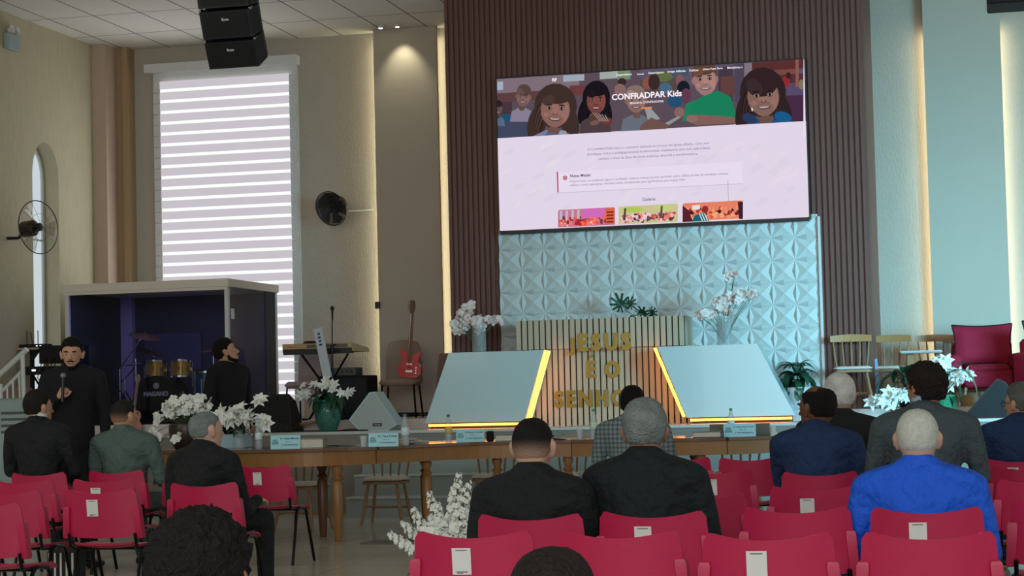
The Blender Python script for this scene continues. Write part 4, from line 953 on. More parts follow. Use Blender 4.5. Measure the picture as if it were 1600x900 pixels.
def goldline(words, yb_, yt_, lab, extra=None):
    mb = MB()
    for s_, x0, x1 in words:             # letters one by one so they spread over the measured width
        a = aty(x0, yb_, YLc-.13); b = aty(x1, yb_, YLc-.13); hgt = aty(x0, yt_, YLc-.13).z-a.z
        ws = []
        for ch in s_:
            v_, f_, r_ = textmesh(ch, .045); ws.append((max(p[0] for p in v_)-min(p[0] for p in v_))*.8)
        capH = max(p[1] for p in textmesh('E', .045)[0]); k_ = hgt/capH; gap = (b.x-a.x-sum(ws)*k_)/max(1, len(s_)-1); x = a.x
        for ch, w__ in zip(s_, ws):
            text_into(mb, ch, w__*k_, IO @ T((x, YLc-.10 if yt_ < 545 else YLc-.02, a.z)), .02, .045, hgt); x += w__*k_+gap
    if extra: extra(mb)
    mb.build('lettering', M_gold, pul, label=lab)
def accent(mb):
    q_ = aty(923, 557, YLc-.05); mb.prism([(-.03, -.02), (0, -.02), (.045, .03), (.015, .03)], -.03, 0, IO @ T((q_.x, YLc-.02, q_.z)))
goldline([('JESUS', 888, 986)], 548, 520, 'raised gold letters JESUS'); goldline([('E', 915, 932), ('O', 943, 969)], 589, 562, 'raised gold letters É O', accent); goldline([('SENHOR', 864, 1003)], 636, 609, 'raised gold letters SENHOR')
def wing(pxs, label, name='pulpit_wing'):
    # four photo corners TL, TR, BR, BL of the front face; slab leans back slightly and stands on the stage edge
    (a, b, c_, d) = pxs; zt_ = (aty(*a, YW).z+aty(*b, YW).z)/2
    tl, tr = aty(*a, YW+.03), aty(*b, YW+.03); br, bl_ = aty(*c_, YW), aty(*d, YW)
    o_ = Vector(((bl_.x+br.x)/2, YW, SZ)); t = thing(name, o_, 0, label, 'lectern panel')
    f_ = [Vector((bl_.x, YW, SZ+.07)), Vector((br.x, YW, SZ+.07)), Vector((tr.x, YW+.03, zt_)), Vector((tl.x, YW+.03, zt_))]
    bk = [v+Vector((0, .42, 0)) for v in f_]
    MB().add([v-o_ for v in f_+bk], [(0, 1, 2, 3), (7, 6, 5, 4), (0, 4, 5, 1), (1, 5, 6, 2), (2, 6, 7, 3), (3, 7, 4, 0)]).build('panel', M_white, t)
    MB().box((bl_.x+.06-o_.x, .05, 0), (br.x-.06-o_.x, .38, .07)).build('plinth', M_blackp, t)
    mb = MB(); mb.box((bl_.x+.04-o_.x, .02, .03), (br.x-.04-o_.x, .045, .055)); mb.build('base_led_strip', E_amber, t)
    inner = (tr, br) if tl.x < -4.5 else (tl, bl_); s_ = 1 if tl.x < -4.5 else -1
    p0 = Vector((inner[1].x, YW+.44, SZ+.08))-o_; p1 = Vector((inner[0].x, YW+.46, zt_-.01))-o_
    MB().tube([p0+Vector((.022 if s_ > 0 else -.055, -.26, 0)), p1+Vector((.022 if s_ > 0 else -.055, -.26, 0))], .017, 6).build('edge_led_strip', E_amber, t)
    return t
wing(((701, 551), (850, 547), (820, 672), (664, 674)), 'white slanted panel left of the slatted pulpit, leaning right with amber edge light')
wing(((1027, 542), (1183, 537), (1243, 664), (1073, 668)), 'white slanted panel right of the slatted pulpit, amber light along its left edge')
mb = MB(); q_ = aty(695, 552, 22.0); q2 = aty(680, 640, 22.0)
o_ = tag(mb.prism([(q2.x-q_.x-.02, 0), (.25, 0), (.25, q_.z-PZ), (-.07, q_.z-PZ)], 0, .25).build('floor_cabinet', M_woodd, loc=(q_.x, 22.0, PZ)), 'dark wooden cabinet edge showing left of the left white wing', 'cabinet')

# ================================================================== FLOWERS AND PLANTS
M_petal = mat('white petals', (236, 240, 236), .5, var=.04, scale=30); M_petal2 = mat('blush white petals', (232, 222, 218), .5, var=.06, scale=30)
M_leaf = mat('deep green leaves', (28, 72, 48), .4, var=.35, scale=20); M_leafl = mat('grey green leaves', (84, 112, 92), .45, var=.3, scale=20); M_stem = mat('green stem', (70, 96, 56), .5); M_stemb = mat('brown twig', (84, 66, 52), .7)
def petal_mesh(name, n, L, W, m, open_=.9, droop=.5, round_=False, core=(215, 205, 140)):
    mb = MB()
    for i in range(n):
        A = RZ(2*PI*i/n+.2*(i % 2)); S = 5; vs = []
        for k in range(S+1):
            t_ = k/S; w_ = W*(math.sin(PI*min(1, .12+t_*.88))**(.6 if round_ else .9)) if k < S else (W*.25 if round_ else .001)
            r = L*t_*math.sin(open_+droop*t_*t_); z = L*t_*math.cos(open_+droop*t_*t_)
            for u in (-1, 0, 1): vs.append(A @ Vector((r, u*w_, z+abs(u)*w_*.35)))
        mb.add(vs, [(3*k+j, 3*k+j+1, 3*k+j+4, 3*k+j+3) for k in range(S) for j in range(2)])
    mb.mi = 1; mb.ball((0, 0, L*.12), L*.10, u=6, v=4)
    o = mb.build(name, [m, mat('stamen', core, .6)], smooth=True, fixn=False); me = o.data; bpy.data.objects.remove(o); return me
LILY = petal_mesh('lily_bloom', 6, .095, .024, M_petal, .75, .55); ORCH = petal_mesh('orchid_bloom', 5, .05, .024, M_petal2, 1.15, .35, True, (190, 150, 170)); ORCHW = petal_mesh('orchid_bloom_white', 5, .055, .026, M_petal, 1.1, .3, True)
TINY = petal_mesh('small_bloom', 4, .034, .018, M_petal, 1.0, .4, True)
def leaf_mesh(name, L, W, m, bend=.6):
    mb = MB(); S = 8; vs = []
    for k in range(S+1):
        t_ = k/S; w_ = W*math.sin(PI*min(1, .04+t_*.96))**.8+.001; a = bend*t_*t_
        for u in (-1, 0, 1): vs.append((u*w_, L*t_*math.sin(.5+a), L*t_*math.cos(.5+a)+abs(u)*w_*.3))
    mb.add(vs, [(3*k+j, 3*k+j+1, 3*k+j+4, 3*k+j+3) for k in range(S) for j in range(2)])
    o = mb.build(name, m, smooth=True, fixn=False); me = o.data; bpy.data.objects.remove(o); return me
LEAFM = leaf_mesh('leaf', .22, .032, M_leaf); LEAFL = leaf_mesh('long_leaf', .42, .034, M_leafl, 1.1); LEAFB = leaf_mesh('broad_leaf', .24, .05, M_leaf, .9); LEAFS = leaf_mesh('small_leaf', .12, .022, M_leaf, .7)
def rand_M(r2, c_, up_bias=(0, -.7, .35), s=1):
    d = (Vector(up_bias)+Vector((r2.uniform(-1, 1), r2.uniform(-.8, .6), r2.uniform(-.8, .9)))*.75).normalized()
    return T(c_) @ d.to_track_quat('Z', 'Y').to_matrix().to_4x4() @ RZ(r2.uniform(0, 6)) @ Matrix.Scale(s, 4)
def flowers(t, base, clusters, mesh, seed, leaves=(), name='bloom', stemm=None, smin=.8, smax=1.15, stems=True, bias=(0, -.7, .35)):
    r2 = random.Random(seed); st = MB()
    for cx_, cy_, cz_, rx, ry, rz_, n_ in clusters:
        for k in range(n_):
            while True:
                u = Vector((r2.uniform(-1, 1), r2.uniform(-1, 1), r2.uniform(-1, 1)))
                if u.length < 1: break
            p_ = Vector((cx_+u.x*rx, cy_+u.y*ry, cz_+u.z*rz_)); part(name, mesh, t, rand_M(r2, p_, bias, r2.uniform(smin, smax)))
            if stems and k % 3 == 0:
                b_ = Vector(base)+Vector((r2.uniform(-.02, .02), r2.uniform(-.02, .02), 0)); md = b_.lerp(p_, .5)+Vector((0, 0, .04)); st.tube([b_, md, p_-Vector((0, -.01, .01))], .0035, 5)
        if stems and n_:
            pass
    for (mesh_, n_, lo, hi, spread, z0) in leaves:
        for k in range(n_):
            a = 2*PI*k/n_+r2.uniform(-.3, .3); tilt = r2.uniform(lo, hi); part('leaf', mesh_, t, T((base[0], base[1], base[2]+z0)) @ RZ(a) @ RX(-tilt) @ Matrix.Scale(r2.uniform(.8, 1.15), 4))
            st.tube([Vector(base), Vector((base[0], base[1], base[2]+z0+.01))], .004, 5)
    if st.v: st.build('stem', stemm or M_stem, t, smooth=True)
def pot(t, prof, m, seg=24, name='pot', soil=True):
    MB().lathe(prof+[(prof[-1][0]-.012, prof[-1][1]), (prof[-1][0]-.02, prof[-1][1]-.03), (.01, prof[-1][1]-.035)], seg).build(name, m, t, smooth=50)
M_potg = mat('green glazed ceramic', (42, 104, 92), .25, var=.2, scale=30, bump=.8, bscale=45, coat=.4); M_potg2 = mat('emerald ceramic', (20, 120, 84), .3, var=.2, scale=40, bump=.8, bscale=50)
vase_prof = [(.055, 0), (.062, .01), (.062, .30), (.065, .31)]
def mpp(Y): return 1/(FPX/(Y*1.03))      # metres per photo pixel at a depth
# pot of lilies at the stage edge (left of the white wedge)
Y = 21.25; q_ = aty(513, 678, Y); t = thing('potted_lilies', (q_.x, Y, SZ), 0, 'green patterned ceramic pot of white lilies at the stage edge', 'flowers')
pot(t, [(.09, 0), (.10, .01), (.145, .12), (.16, .24), (.145, .31), (.13, .335), (.155, .35), (.155, .37)], M_potg)
flowers(t, (0, 0, .36), [(-.16, -.10, .54, .14, .05, .05, 4), (.05, -.12, .56, .12, .04, .08, 5), (.14, -.10, .47, .08, .04, .05, 2), (-.27, -.06, .44, .06, .05, .06, 4), (.30, 0, .44, .05, .04, .04, 2)], LILY, 4, [(LEAFB, 16, .1, 1.0, 0, .02), (LEAFB, 16, .5, 1.5, 0, .0), (LEAFM, 14, .2, 1.2, 0, .08)], smin=.7, smax=.95)
# lilies in glass vase on the left table
v = on(373, 690, 16.85); t = thing('vase_of_lilies', v, 0, 'clear glass vase of white lilies on the left table, right of the older man', 'flowers')
MB().lathe([(.045, 0), (.05, .01), (.05, .12), (.038, .15), (.045, .17), (.042, .17), (.035, .15), (.046, .12), (.046, .012), (.01, .01)], 20).build('glass_vase', M_glass, t, smooth=50)
flowers(t, (0, 0, .10), [(.0, -.02, .34, .10, .06, .07, 8), (-.12, 0, .30, .06, .05, .06, 4), (.12, -.02, .28, .06, .05, .06, 4), (.21, 0, .42, .04, .03, .04, 2), (.26, 0, .22, .04, .03, .05, 3)], LILY, 9, [(LEAFS, 8, .3, 1.0, 0, .05)], smin=.85, smax=1.2)
# wide orchid arrangement behind the older man, in a dark bowl on the table
v = on(290, 690, 17.2); t = thing('orchid_bowl', v, 0, 'wide spray of white orchids in a dark brown bowl behind the older man', 'flowers')
MB().lathe([(.09, 0), (.11, .01), (.15, .1), (.16, .2), (.15, .24), (.14, .24), (.14, .2), (.02, .18)], 24).build('bowl', mat('dark brown ceramic', (52, 42, 40), .35), t, smooth=50)
flowers(t, (0, 0, .2), [(-.02, -.05, .40, .20, .1, .09, 42), (.16, -.04, .42, .13, .08, .09, 20), (-.22, -.02, .34, .10, .06, .06, 12), (-.29, -.04, .19, .035, .03, .16, 10), (.28, -.02, .30, .1, .05, .07, 10), (-.02, -.15, .1, .05, .03, .05, 4)], ORCHW, 12, [], smin=.62, smax=1.0)
# orchids in glass vases on the wings
for px, py, cl, seed, lb in ((749, 549, [(-.16, 0, .40, .13, .07, .10, 26), (-.24, 0, .30, .08, .05, .09, 14), (.03, 0, .36, .10, .06, .08, 18), (.20, 0, .36, .09, .05, .04, 9), (.02, 0, .26, .05, .04, .05, 6), (-.12, 0, .54, .09, .04, .03, 7)], 21, 'tall clear vase of white orchids on the left white wing'),
                         (1132, 539, [(-.02, 0, .46, .13, .07, .07, 20), (-.20, 0, .36, .10, .05, .04, 10), (.12, 0, .52, .12, .05, .06, 12), (.25, 0, .57, .10, .04, .04, 8), (.10, 0, .78, .07, .04, .04, 7), (.04, 0, .38, .05, .04, .05, 5)], 31, 'tall clear vase of blush-white orchids on the right white wing')):
    q_ = aty(px, py, YW+.24); zt_ = aty(775 if px < 900 else 1105, 549 if px < 900 else 539.5, YW).z
    t = thing('vase_of_orchids', (q_.x, YW+.24, zt_), 0, lb, 'flowers')
    MB().lathe([(.08, 0), (.085, .008), (.085, .33), (.08, .33), (.08, .015), (.01, .012)], 22).build('glass_vase', M_glass, t, smooth=50)
    flowers(t, (0, 0, .04), cl, ORCH, seed, [], stemm=M_stem, smin=.8, smax=1.3)
    tw = MB(); s_ = 1
    for k in range(7): a = k*.9; tw.tube([(.03*math.cos(a), .03*math.sin(a), .02), (-.04*math.cos(a), .05*math.sin(a+1), .18), (.05*math.cos(a+2), .02, .31)], .004, 5)
    tw.build('twig', M_stemb, t, smooth=True)
# monstera leaves on the pulpit top
q_ = aty(984, 495, YLc+.2); t = thing('monstera_plant', (q_.x, YLc+.2, lz1), 0, 'dark monstera leaves rising from the pulpit top', 'plant')
def monstera(M_, s):
    mb = MB(); vs = [(0, 0, 0)]; n_ = 60
    for k in range(n_):
        a = -PI*.92+2*PI*.92*k/(n_-1); r = (.15+.03*math.cos(a))*(1 if (k//3) % 2 == 0 or abs(a) > 2.6 else .45+.0*k)
        vs.append((r*math.sin(a)*.95, .01*math.cos(3*a), r*math.cos(a)+.02))
    mb.add([M_ @ (Vector(v_)*s) for v_ in vs], [(0, k, k+1) for k in range(1, n_)])
    return mb.build('leaf', M_leaf, t, fixn=False, mod=lambda o: setattr(o.modifiers.new('s', 'SOLIDIFY'), 'thickness', .003))
MB().tube([(0, 0, 0), (.02, 0, .05), (-.06, 0, .10)], .006, 6).tube([(0, 0, 0), (.10, 0, .04), (.18, 0, .03)], .006, 6).tube([(0, 0, 0), (.05, 0, .03)], .02, 6).build('stem', M_stem, t, smooth=True)
monstera(T((-.09, -.03, .15)) @ RY(-.5) @ RX(.35), .82); monstera(T((.0, -.03, .16)) @ RY(.9) @ RX(.3), .55); monstera(T((.16, -.03, .05)) @ RY(.3) @ RX(1.0), .7); monstera(T((.26, -.02, .05)) @ RY(1.2) @ RX(.6), .5)
# plant in white pot right of the right wing
Y = 21.9; q_ = aty(1243, 645, Y); t = thing('potted_plant', (q_.x, 22.25, PZ), 0, 'dark leafy plant in a white pot right of the white wing', 'plant')
pot(t, [(.11, 0), (.12, .01), (.155, .24), (.165, .26)], M_whitem)
flowers(t, (0, 0, .23), [], LILY, 3, [(LEAFB, 15, .0, .9, 0, .16), (LEAFB, 16, .5, 1.35, 0, .10), (LEAFM, 14, .1, .8, 0, .24), (LEAFB, 10, .9, 1.5, 0, .02)])
# flowers on the stage, right
Y = 21.3; q_ = aty(1398, 655, Y); t = thing('lily_bunch', (q_.x, Y, SZ), 0, 'low bunch of white lilies at the stage edge left of the curly-haired man', 'flowers')
MB().lathe([(.05, 0), (.06, .01), (.07, .07), (.06, .075), (.02, .06)], 16).build('dish', M_dark, t, smooth=50)
flowers(t, (0, 0, .05), [(-.08, 0, .22, .13, .07, .07, 12), (-.22, 0, .20, .07, .05, .05, 5), (.05, 0, .25, .08, .05, .06, 8)], LILY, 41, [(LEAFS, 10, .3, 1.3, 0, .03)])
Y = 21.4; q_ = aty(1477, 658, Y); t = thing('potted_lilies', (q_.x, Y, SZ), 0, 'emerald dotted ceramic pot of white lilies behind the curly-haired man', 'flowers')
pot(t, [(.10, 0), (.11, .01), (.125, .14), (.12, .24), (.115, .26)], M_potg2)
flowers(t, (0, 0, .26), [(.02, 0, .44, .13, .08, .10, 16), (-.03, 0, .56, .10, .06, .08, 8), (.20, 0, .46, .10, .06, .06, 8), (-.12, 0, .34, .07, .04, .05, 5)], LILY, 51, [(LEAFL, 8, -.2, .9, 0, .12), (LEAFM, 10, .3, 1.2, 0, .0)])
Y = 22.2; q_ = aty(1418, 640, Y); t = thing('leafy_plant', (q_.x, Y, PZ), 0, 'tall grey-green leafy plant between side table and lilies', 'plant')
MB().lathe([(.07, 0), (.08, .01), (.1, .12), (.09, .12), (.02, .1)], 16).build('pot', M_dark, t, smooth=50)
flowers(t, (0, 0, .10), [], LILY, 8, [(LEAFL, 9, -.3, .5, 0, .12), (LEAFL, 6, .2, .9, 0, .22), (LEAFB, 6, .2, .9, 0, .3)])
# big floor arrangement
q_ = atz(700, 850, 0); q_ = aty(704, 850, 12.9); t = thing('floor_flowers', (q_.x, 12.9, 0), 0, 'big arrangement of white blossom spikes standing on the floor', 'flowers')
MB().lathe([(.11, 0), (.13, .02), (.10, .10), (.12, .20), (.11, .2), (.02, .17)], 20).build('pot', M_dark, t, smooth=50)
r2 = random.Random(77); st = MB(); cnt = 0
spk = [(-.36, .42, .20), (-.26, .52, .24), (-.16, .62, .26), (-.06, .56, .24), (-.24, .36, .18), (-.12, .46, .22), (.02, .66, .24), (.10, .76, .30), (.17, .70, .26), (.05, .52, .20), (.24, .60, .24), (.33, .66, .18), (.20, .48, .2), (-.40, .36, .16), (-.30, .30, .12), (-.06, .40, .16), (.06, .36, .14)]
for x_, z_, L in spk:
    d = Vector((x_, 0, z_-.10)).normalized(); tip = Vector((x_, r2.uniform(-.14, .10), z_)); b_ = Vector((0, 0, .16)); st.tube([b_, b_.lerp(tip, .5)+Vector((0, 0, .03)), tip], .004, 5)
    sp_ = MB()
    for k in range(34):
        q_ = k/34; rr = .012+.034*q_**.7; a_ = k*2.4; c_ = tip-d*(L*q_)+Vector((rr*math.cos(a_), rr*math.sin(a_), r2.uniform(-.01, .01)))
        M_ = T(c_) @ Vector((math.cos(a_), math.sin(a_)-.3, .3)).to_track_quat('Z', 'Y').to_matrix().to_4x4() @ RZ(r2.uniform(0, 3))
        w_ = .010+.007*q_
        for j in range(4):
            A = M_ @ RZ(j*PI/2); sp_.add([A @ Vector(v_) for v_ in ((0, 0, 0), (w_, -w_*.8, .006), (w_*1.7, 0, .004), (w_, w_*.8, .006))], [(0, 1, 2, 3)])
    sp_.build('flower_spike', M_petal, t, fixn=False)
st.build('stem', M_stemb, t, smooth=True)
r2 = random.Random(5)
for (cx_, cz_, n_) in ((-.10, .27, 5), (.0, .33, 5)):
    for k in range(n_): part('orchid_bloom', ORCHW, t, rand_M(r2, Vector((cx_+r2.uniform(-.08, .08), -.12, cz_+r2.uniform(-.12, .1))), (0, -1, .2), 1.2))
for k in range(12): part('leaf', LEAFB, t, T((0, 0, .18)) @ RZ(k*.52) @ RX(-(.4+.05*k)) @ Matrix.Scale(.9, 4))
MB().tube([(-.1, 0, .18), (-.25, -.04, .14), (-.32, -.05, .03)], .004, 5).build('twig', M_stemb, t)
# flowers on the chair seats under the table
q_ = aty(900, 745, 18.9); t = thing('lily_bunch', (q_.x, 18.9, .0), 0, 'white flowers on the floor between the two men in black suits', 'flowers')
MB().lathe([(.10, 0), (.12, .01), (.14, .25), (.13, .25), (.02, .2)], 16).build('pot', M_whitem, t, smooth=50)
flowers(t, (0, 0, .25), [(0, 0, .36, .16, .08, .07, 12)], LILY, 61, [(LEAFS, 8, .4, 1.2, 0, .02)])

# ================================================================== DRUM BOOTH
BF, BB = 22.0, 23.7
bx0, bx1 = aty(101, 441, BF).x, aty(356, 435, BF).x; bzt = aty(356, 435, BF).z; bh = .10; BW = bx1-bx0; BD = BB-BF; BH = bzt-PZ
bt = thing('drum_booth', (bx0, BF, PZ), 0, 'smoked glass drum booth with white frame and violet light under its roof', 'booth')
MB().bbox((-.03, -.04, BH-bh), (BW+.02, BD+.02, BH), .01).build('roof', mat('cream roof board', (220, 212, 200), .5, var=.03), bt)
for x, y in ((0, 0), (BW-.05, 0), (BW-.05, BD-.05), (0, BD-.05)): MB().box((x, y, 0), (x+.05, y+.05, BH-bh)).build('post', M_whitem, bt)
MB().box((.05, .02, .02), (BW-.05, .028, BH-bh)).build('front_glass', M_glassdark, bt)
MB().box((BW-.028, .05, .02), (BW-.02, BD-.40, BH-bh)).build('side_glass', M_glassdark, bt)
MB().box((BW-.04, BD-.40, .02), (BW-.01, BD-.05, BH-bh)).build('side_panel', M_navy, bt)
MB().box((0.0, .05, .02), (.03, BD-.05, BH-bh)).build('left_panel', mat('dark teal panel', (20, 34, 40), .6), bt)
MB().box((.05, BD-.06, .02), (BW-.05, BD-.02, BH-bh)).build('back_panel', M_navy, bt)
mb = MB()
for x0, x1, z0, z1 in ((aty(230, 500, BB).x-bx0, aty(318, 500, BB).x-bx0, .68, 1.18), ): mb.bbox((x0, BD-.10, z0), (x1, BD-.065, z1), .01)
mb.build('foam_panel', M_navyb, bt)
mb = MB()
for a, b in ((176, 188), (190, 215)): mb.box((aty(a, 550, BB).x-bx0, BD-.16, .02), (aty(b, 550, BB).x-bx0, BD-.08+(.02 if a > 180 else 0), BH-bh))
mb.build('padded_column', M_lilac, bt)
MB().box((.55, .16, BH-bh-.012), (BW-.06, .19, BH-bh-.001)).build('violet_led_strip', E_blue, bt)
MB().box((0, -.03, BH-bh-.035), (BW, -.0, BH-bh)).build('front_lip', MATS['cream roof board'], bt)
l = bpy.data.lights.new('violet_strip_light', 'AREA'); l.shape = 'RECTANGLE'; l.size = BW-.5; l.size_y = .12; l.energy = 13; l.color = (.55, .48, 1)
o = bpy.data.objects.new('violet_strip_light', l); COL.objects.link(o); o.location = (bx0+BW/2+.2, BF+.3, bzt-bh-.03)
MB().box((0, 0, -.0), (BW, BD, .02)).build('booth_floor', M_dark, bt)
MB().bbox((BW-.018, .12, BH*.72), (BW+.012, .18, BH*.72+.13), .008).build('wall_switch', M_whitem, bt)
# drum kit, each drum and stand its own thing
def bpos(px, Y): return aty(px, 600, Y).x
def drum(name, px, py, Y, r, d, axis, shell, head, lb, legs=None):
    c_ = aty(px, py, Y); z0 = PZ+.02
    t = thing(name, (c_.x, Y, z0), 0, lb, 'drum')
    h = c_.z-z0; M_ = T((0, 0, h)) @ (RX(PI/2) if axis == 'y' else RX(axis))
    MB().lathe([(r, -d/2), (r, d/2)], 28, M_).build('shell', shell, t, smooth=40)
    for s_ in (-1, 1): MB().lathe([(r+.004, s_*d/2-.012), (r+.012, s_*d/2-.012), (r+.012, s_*d/2+.012), (r-.006, s_*d/2+.012)], 28, M_).build('hoop', M_chrome if axis != 'y' else M_blackp, t, smooth=40)
    MB().lathe([(.001, d/2+.004), (r-.004, d/2+.003), (r-.004, d/2-.004)], 28, M_).build('drum_head', head, t, smooth=30)
    mb = MB()
    for k in range(8):
        a = 2*PI*k/8+.2; p_ = M_ @ Vector(((r+.014)*math.cos(a), (r+.014)*math.sin(a), -d/2)); q2_ = M_ @ Vector(((r+.014)*math.cos(a), (r+.014)*math.sin(a), d/2)); mb.tube([p_, q2_], .004, 6); mb.cbox(tuple(p_.lerp(q2_, .5)), (.02, .02, .04))
    mb.build('lug', M_chrome, t)
    if legs == 'spur':
        for s_ in (-1, 1): MB().tube([(s_*r*.75, .0, h-r*.5), (s_*r*1.12, -.1, 0)], .008, 6).build('leg', M_chrome, t)
    elif legs:
        for k in range(3): a = 2*PI*k/3+.5; MB().tube([(r*math.cos(a), r*math.sin(a), h+d*.2), (r*math.cos(a), r*math.sin(a), h-d*.5-.02), (r*1.25*math.cos(a), r*1.25*math.sin(a), 0)], .007, 6).build('leg', M_chrome, t)
    return t, h
DY = 22.45
bd_, h_ = drum('bass_drum', 255, 622, DY, .27, .38, 'y', mat('black sparkle shell', (30, 28, 26), .25, .3), M_drumhead, 'large bass drum with black lettered head in the booth', 'spur')
mb = MB(); F_ = T((0, -.205, h_)); text_into(mb, 'NAGANO', .33, F_ @ T((-.17, 0, .03)), .003, .06); mb.build('lettering', M_print, bd_)
mb = MB(); mb.lathe([(.034, 0), (.04, .001), (.04, .004), (.034, .005)], 20, F_ @ T((0, 0, .155)) @ RX(PI/2)); mb.box((-.006, -.008, .115), (.006, 0, .195), F_); mb.box((-.036, -.008, .15), (.036, 0, .158), F_)
mb.build('emblem', M_print, bd_)
for px, py, lb in ((243, 578, 'gold rack tom on the left above the bass drum'), (283, 577, 'gold rack tom on the right above the bass drum')):
    t, h2 = drum('rack_tom', px, py, DY+.08, .125, .20, -.12 if px < 260 else -.1, M_goldlac, M_drumhead, lb)
    MB().tube([(0, .1, h2-.05), (.0+(.05 if px < 260 else -.05), .16, h2-.2), ((aty(262, 600, DY).x-t.location.x), .05, h_+.22)], .009, 6).build('mount_arm', M_chrome, t)
drum('floor_tom', 323, 600, DY+.1, .16, .30, 0.0, M_teal, M_drumhead, 'teal floor tom at the right of the drum kit', 'legs')
def cymbal(px, py, Y, r, tilt, ttx, lb, boom=0, bell=M_brass):
    c_ = aty(px, py, Y); z0 = PZ+.02; h = c_.z-z0; t = thing('cymbal_stand', (c_.x, Y, z0), 0, lb, 'cymbal', 'cymbals on stands')
    MB().lathe([(.004, .012), (.03, .012), (.045, .0), (r*.6, -.006), (r, -.018), (r, -.021), (r*.6, -.009), (.04, -.004)], 28, T((0, 0, h)) @ RY(ttx) @ RX(tilt)).build('cymbal', bell, t, smooth=60)
    b = Vector((boom, .05, 0)); mb = MB()
    if boom: mb.tube([b+Vector((0, 0, .2)), b+Vector((0, 0, h*.62))], .011, 8).tube([b+Vector((boom*.25, .0, h*.54)), b+Vector((0, 0, h*.62)), (0, 0, h+.04)], .008, 8)
    else: mb.tube([b+Vector((0, -.05, .2)), (0, 0, h+.05)], .010, 8)
    mb.build('pole', M_chrome, t, smooth=60)
    for k in range(3): a = 2*PI*k/3+.3; MB().tube([(b.x, .0 if not boom else .05, .42), (b.x+.22*math.cos(a), .05+.22*math.sin(a), .0)], .009, 6).build('leg', M_chrome, t)
cymbal(227, 524, DY+.15, .20, .15, .25, 'large crash cymbal tilted at the upper left of the drum kit', -.38)
cymbal(237, 549, DY+.3, .16, .1, .4, 'smaller cymbal below the large crash cymbal', -.40)
cymbal(333, 545, DY+.35, .20, .1, -.1, 'ride cymbal at the right of the drum kit, behind the black-sweatered man')
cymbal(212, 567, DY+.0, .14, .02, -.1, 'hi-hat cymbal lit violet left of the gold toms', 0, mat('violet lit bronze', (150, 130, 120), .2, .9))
def guitar(name, base, rz, rx, body_m, neck_m, lb, acoustic=False, s=1.0, bend=0):
    t = thing(name, base, rz, lb, 'guitar', rx=rx, ry=bend); t.scale = (s, s, s)
    if acoustic: out = [(0, 0), (.12, .01), (.19, .10), (.19, .19), (.13, .27), (.145, .36), (.11, .45), (0, .48)]
    else: out = [(0, 0), (.10, .0), (.165, .06), (.165, .14), (.125, .20), (.125, .26), (.15, .31), (.14, .345), (.10, .33), (.05, .30), (.03, .29)]
    L = [(-x * (1 if acoustic else .93), z*(1 if acoustic or z < .25 else 1.10)) for x, z in reversed(out)]; nk = 1 if acoustic else .86
    R2 = smooth_line(out[1:] if acoustic else out, 4); L2 = smooth_line(L[:-1] if acoustic else L, 4)
    MB().prism(R2+L2, -.05 if acoustic else -.022, .05 if acoustic else .022).build('guitar_body', body_m, t)
    nz0 = .46 if acoustic else .28; MB().prism([(-.030, nz0-.06), (.030, nz0-.06), (.022, nk), (-.022, nk)], -.070 if acoustic else -.040, -.022).build('neck', neck_m, t)
    MB().prism([(-.022, nk), (.022, nk), (.045, nk+.08), (.03, nk+.18), (-.03, nk+.19), (-.035, nk+.06)], -.045, -.028).build('headstock', M_woodd if not acoustic else neck_m, t)
    for k in range(4): MB().tube([(-.033, -.036, nk+.06+k*.03), (-.062, -.036, nk+.07+k*.03)], [.004, .011], 6).build('tuning_peg', M_chrome, t)
    mb = MB()
    if acoustic: mb.lathe([(.045, 0), (.045, .002)], 20, T((0, -.051, .31)) @ RX(PI/2)); mb.box((-.06, -.06, .12), (.06, -.05, .14))
    else: mb.box((-.045, -.030, .07), (.045, -.022, .10)); mb.box((-.04, -.028, .17), (.04, -.022, .19)); [mb.lathe([(.011, 0), (.011, .012)], 10, T((.10, -.022, .06+.035*k)) @ RX(PI/2)) for k in range(3)]
    mb.build('bridge', M_chrome if not acoustic else M_blackp, t)
    mb = MB()
    for k in range(4): mb.tube([(-.013+k*.009, -.044 if not acoustic else -.075, .09 if not acoustic else .13), (-.011+k*.0075, -.046 if not acoustic else -.075, nk+.03)], .0012, 4)
    mb.build('strings', M_chrome, t)
q_ = aty(232, 668, 22.3); guitar('acoustic_guitar', (q_.x, 21.8, SZ+.01), .25, -.12, mat('orange spruce top', (150, 84, 44), .35), M_woodd, 'brown acoustic guitar standing before the bass drum', True, .62, .12)

# ================================================================== STAGE LEFT EQUIPMENT
def wedge(name, prof, w_, loc, rz, m, grille, lb, cat='speaker', logo=None):
    t = thing(name, loc, rz, lb, cat)
    MB().prism(prof, -w_/2, w_/2).build('cabinet', m, t)
    return t
# black stage monitor: wide grille facing us
mx0, mx1 = aty(392, 640, 21.4).x, aty(457, 640, 21.4).x
t = thing('stage_monitor', ((mx0+mx1)/2, 21.5, SZ), 0, 'black slanted stage monitor speaker before the drum booth', 'speaker'); W_ = (mx1-mx0); hh = aty(420, 616, 21.5).z-SZ
f0, f1 = -W_*.5, W_*.5
MB().add([(f0, -.12, 0), (f1, -.12, 0), (f1, .3, 0), (f0, .3, 0), (f0+.02, .06, hh), (f1-.10, .06, hh), (f1-.10, .3, hh*.8), (f0+.02, .3, hh*.8), (f0, -.15, .10), (f1+.0, -.15, .10)],
         [(0, 1, 9, 8), (8, 9, 5, 4), (4, 5, 6, 7), (7, 6, 2, 3), (0, 3, 2, 1), (1, 2, 6, 5, 9), (0, 8, 4, 7, 3)]).build('cabinet', mat('worn black box', (38, 36, 36), .7, var=.2), t)
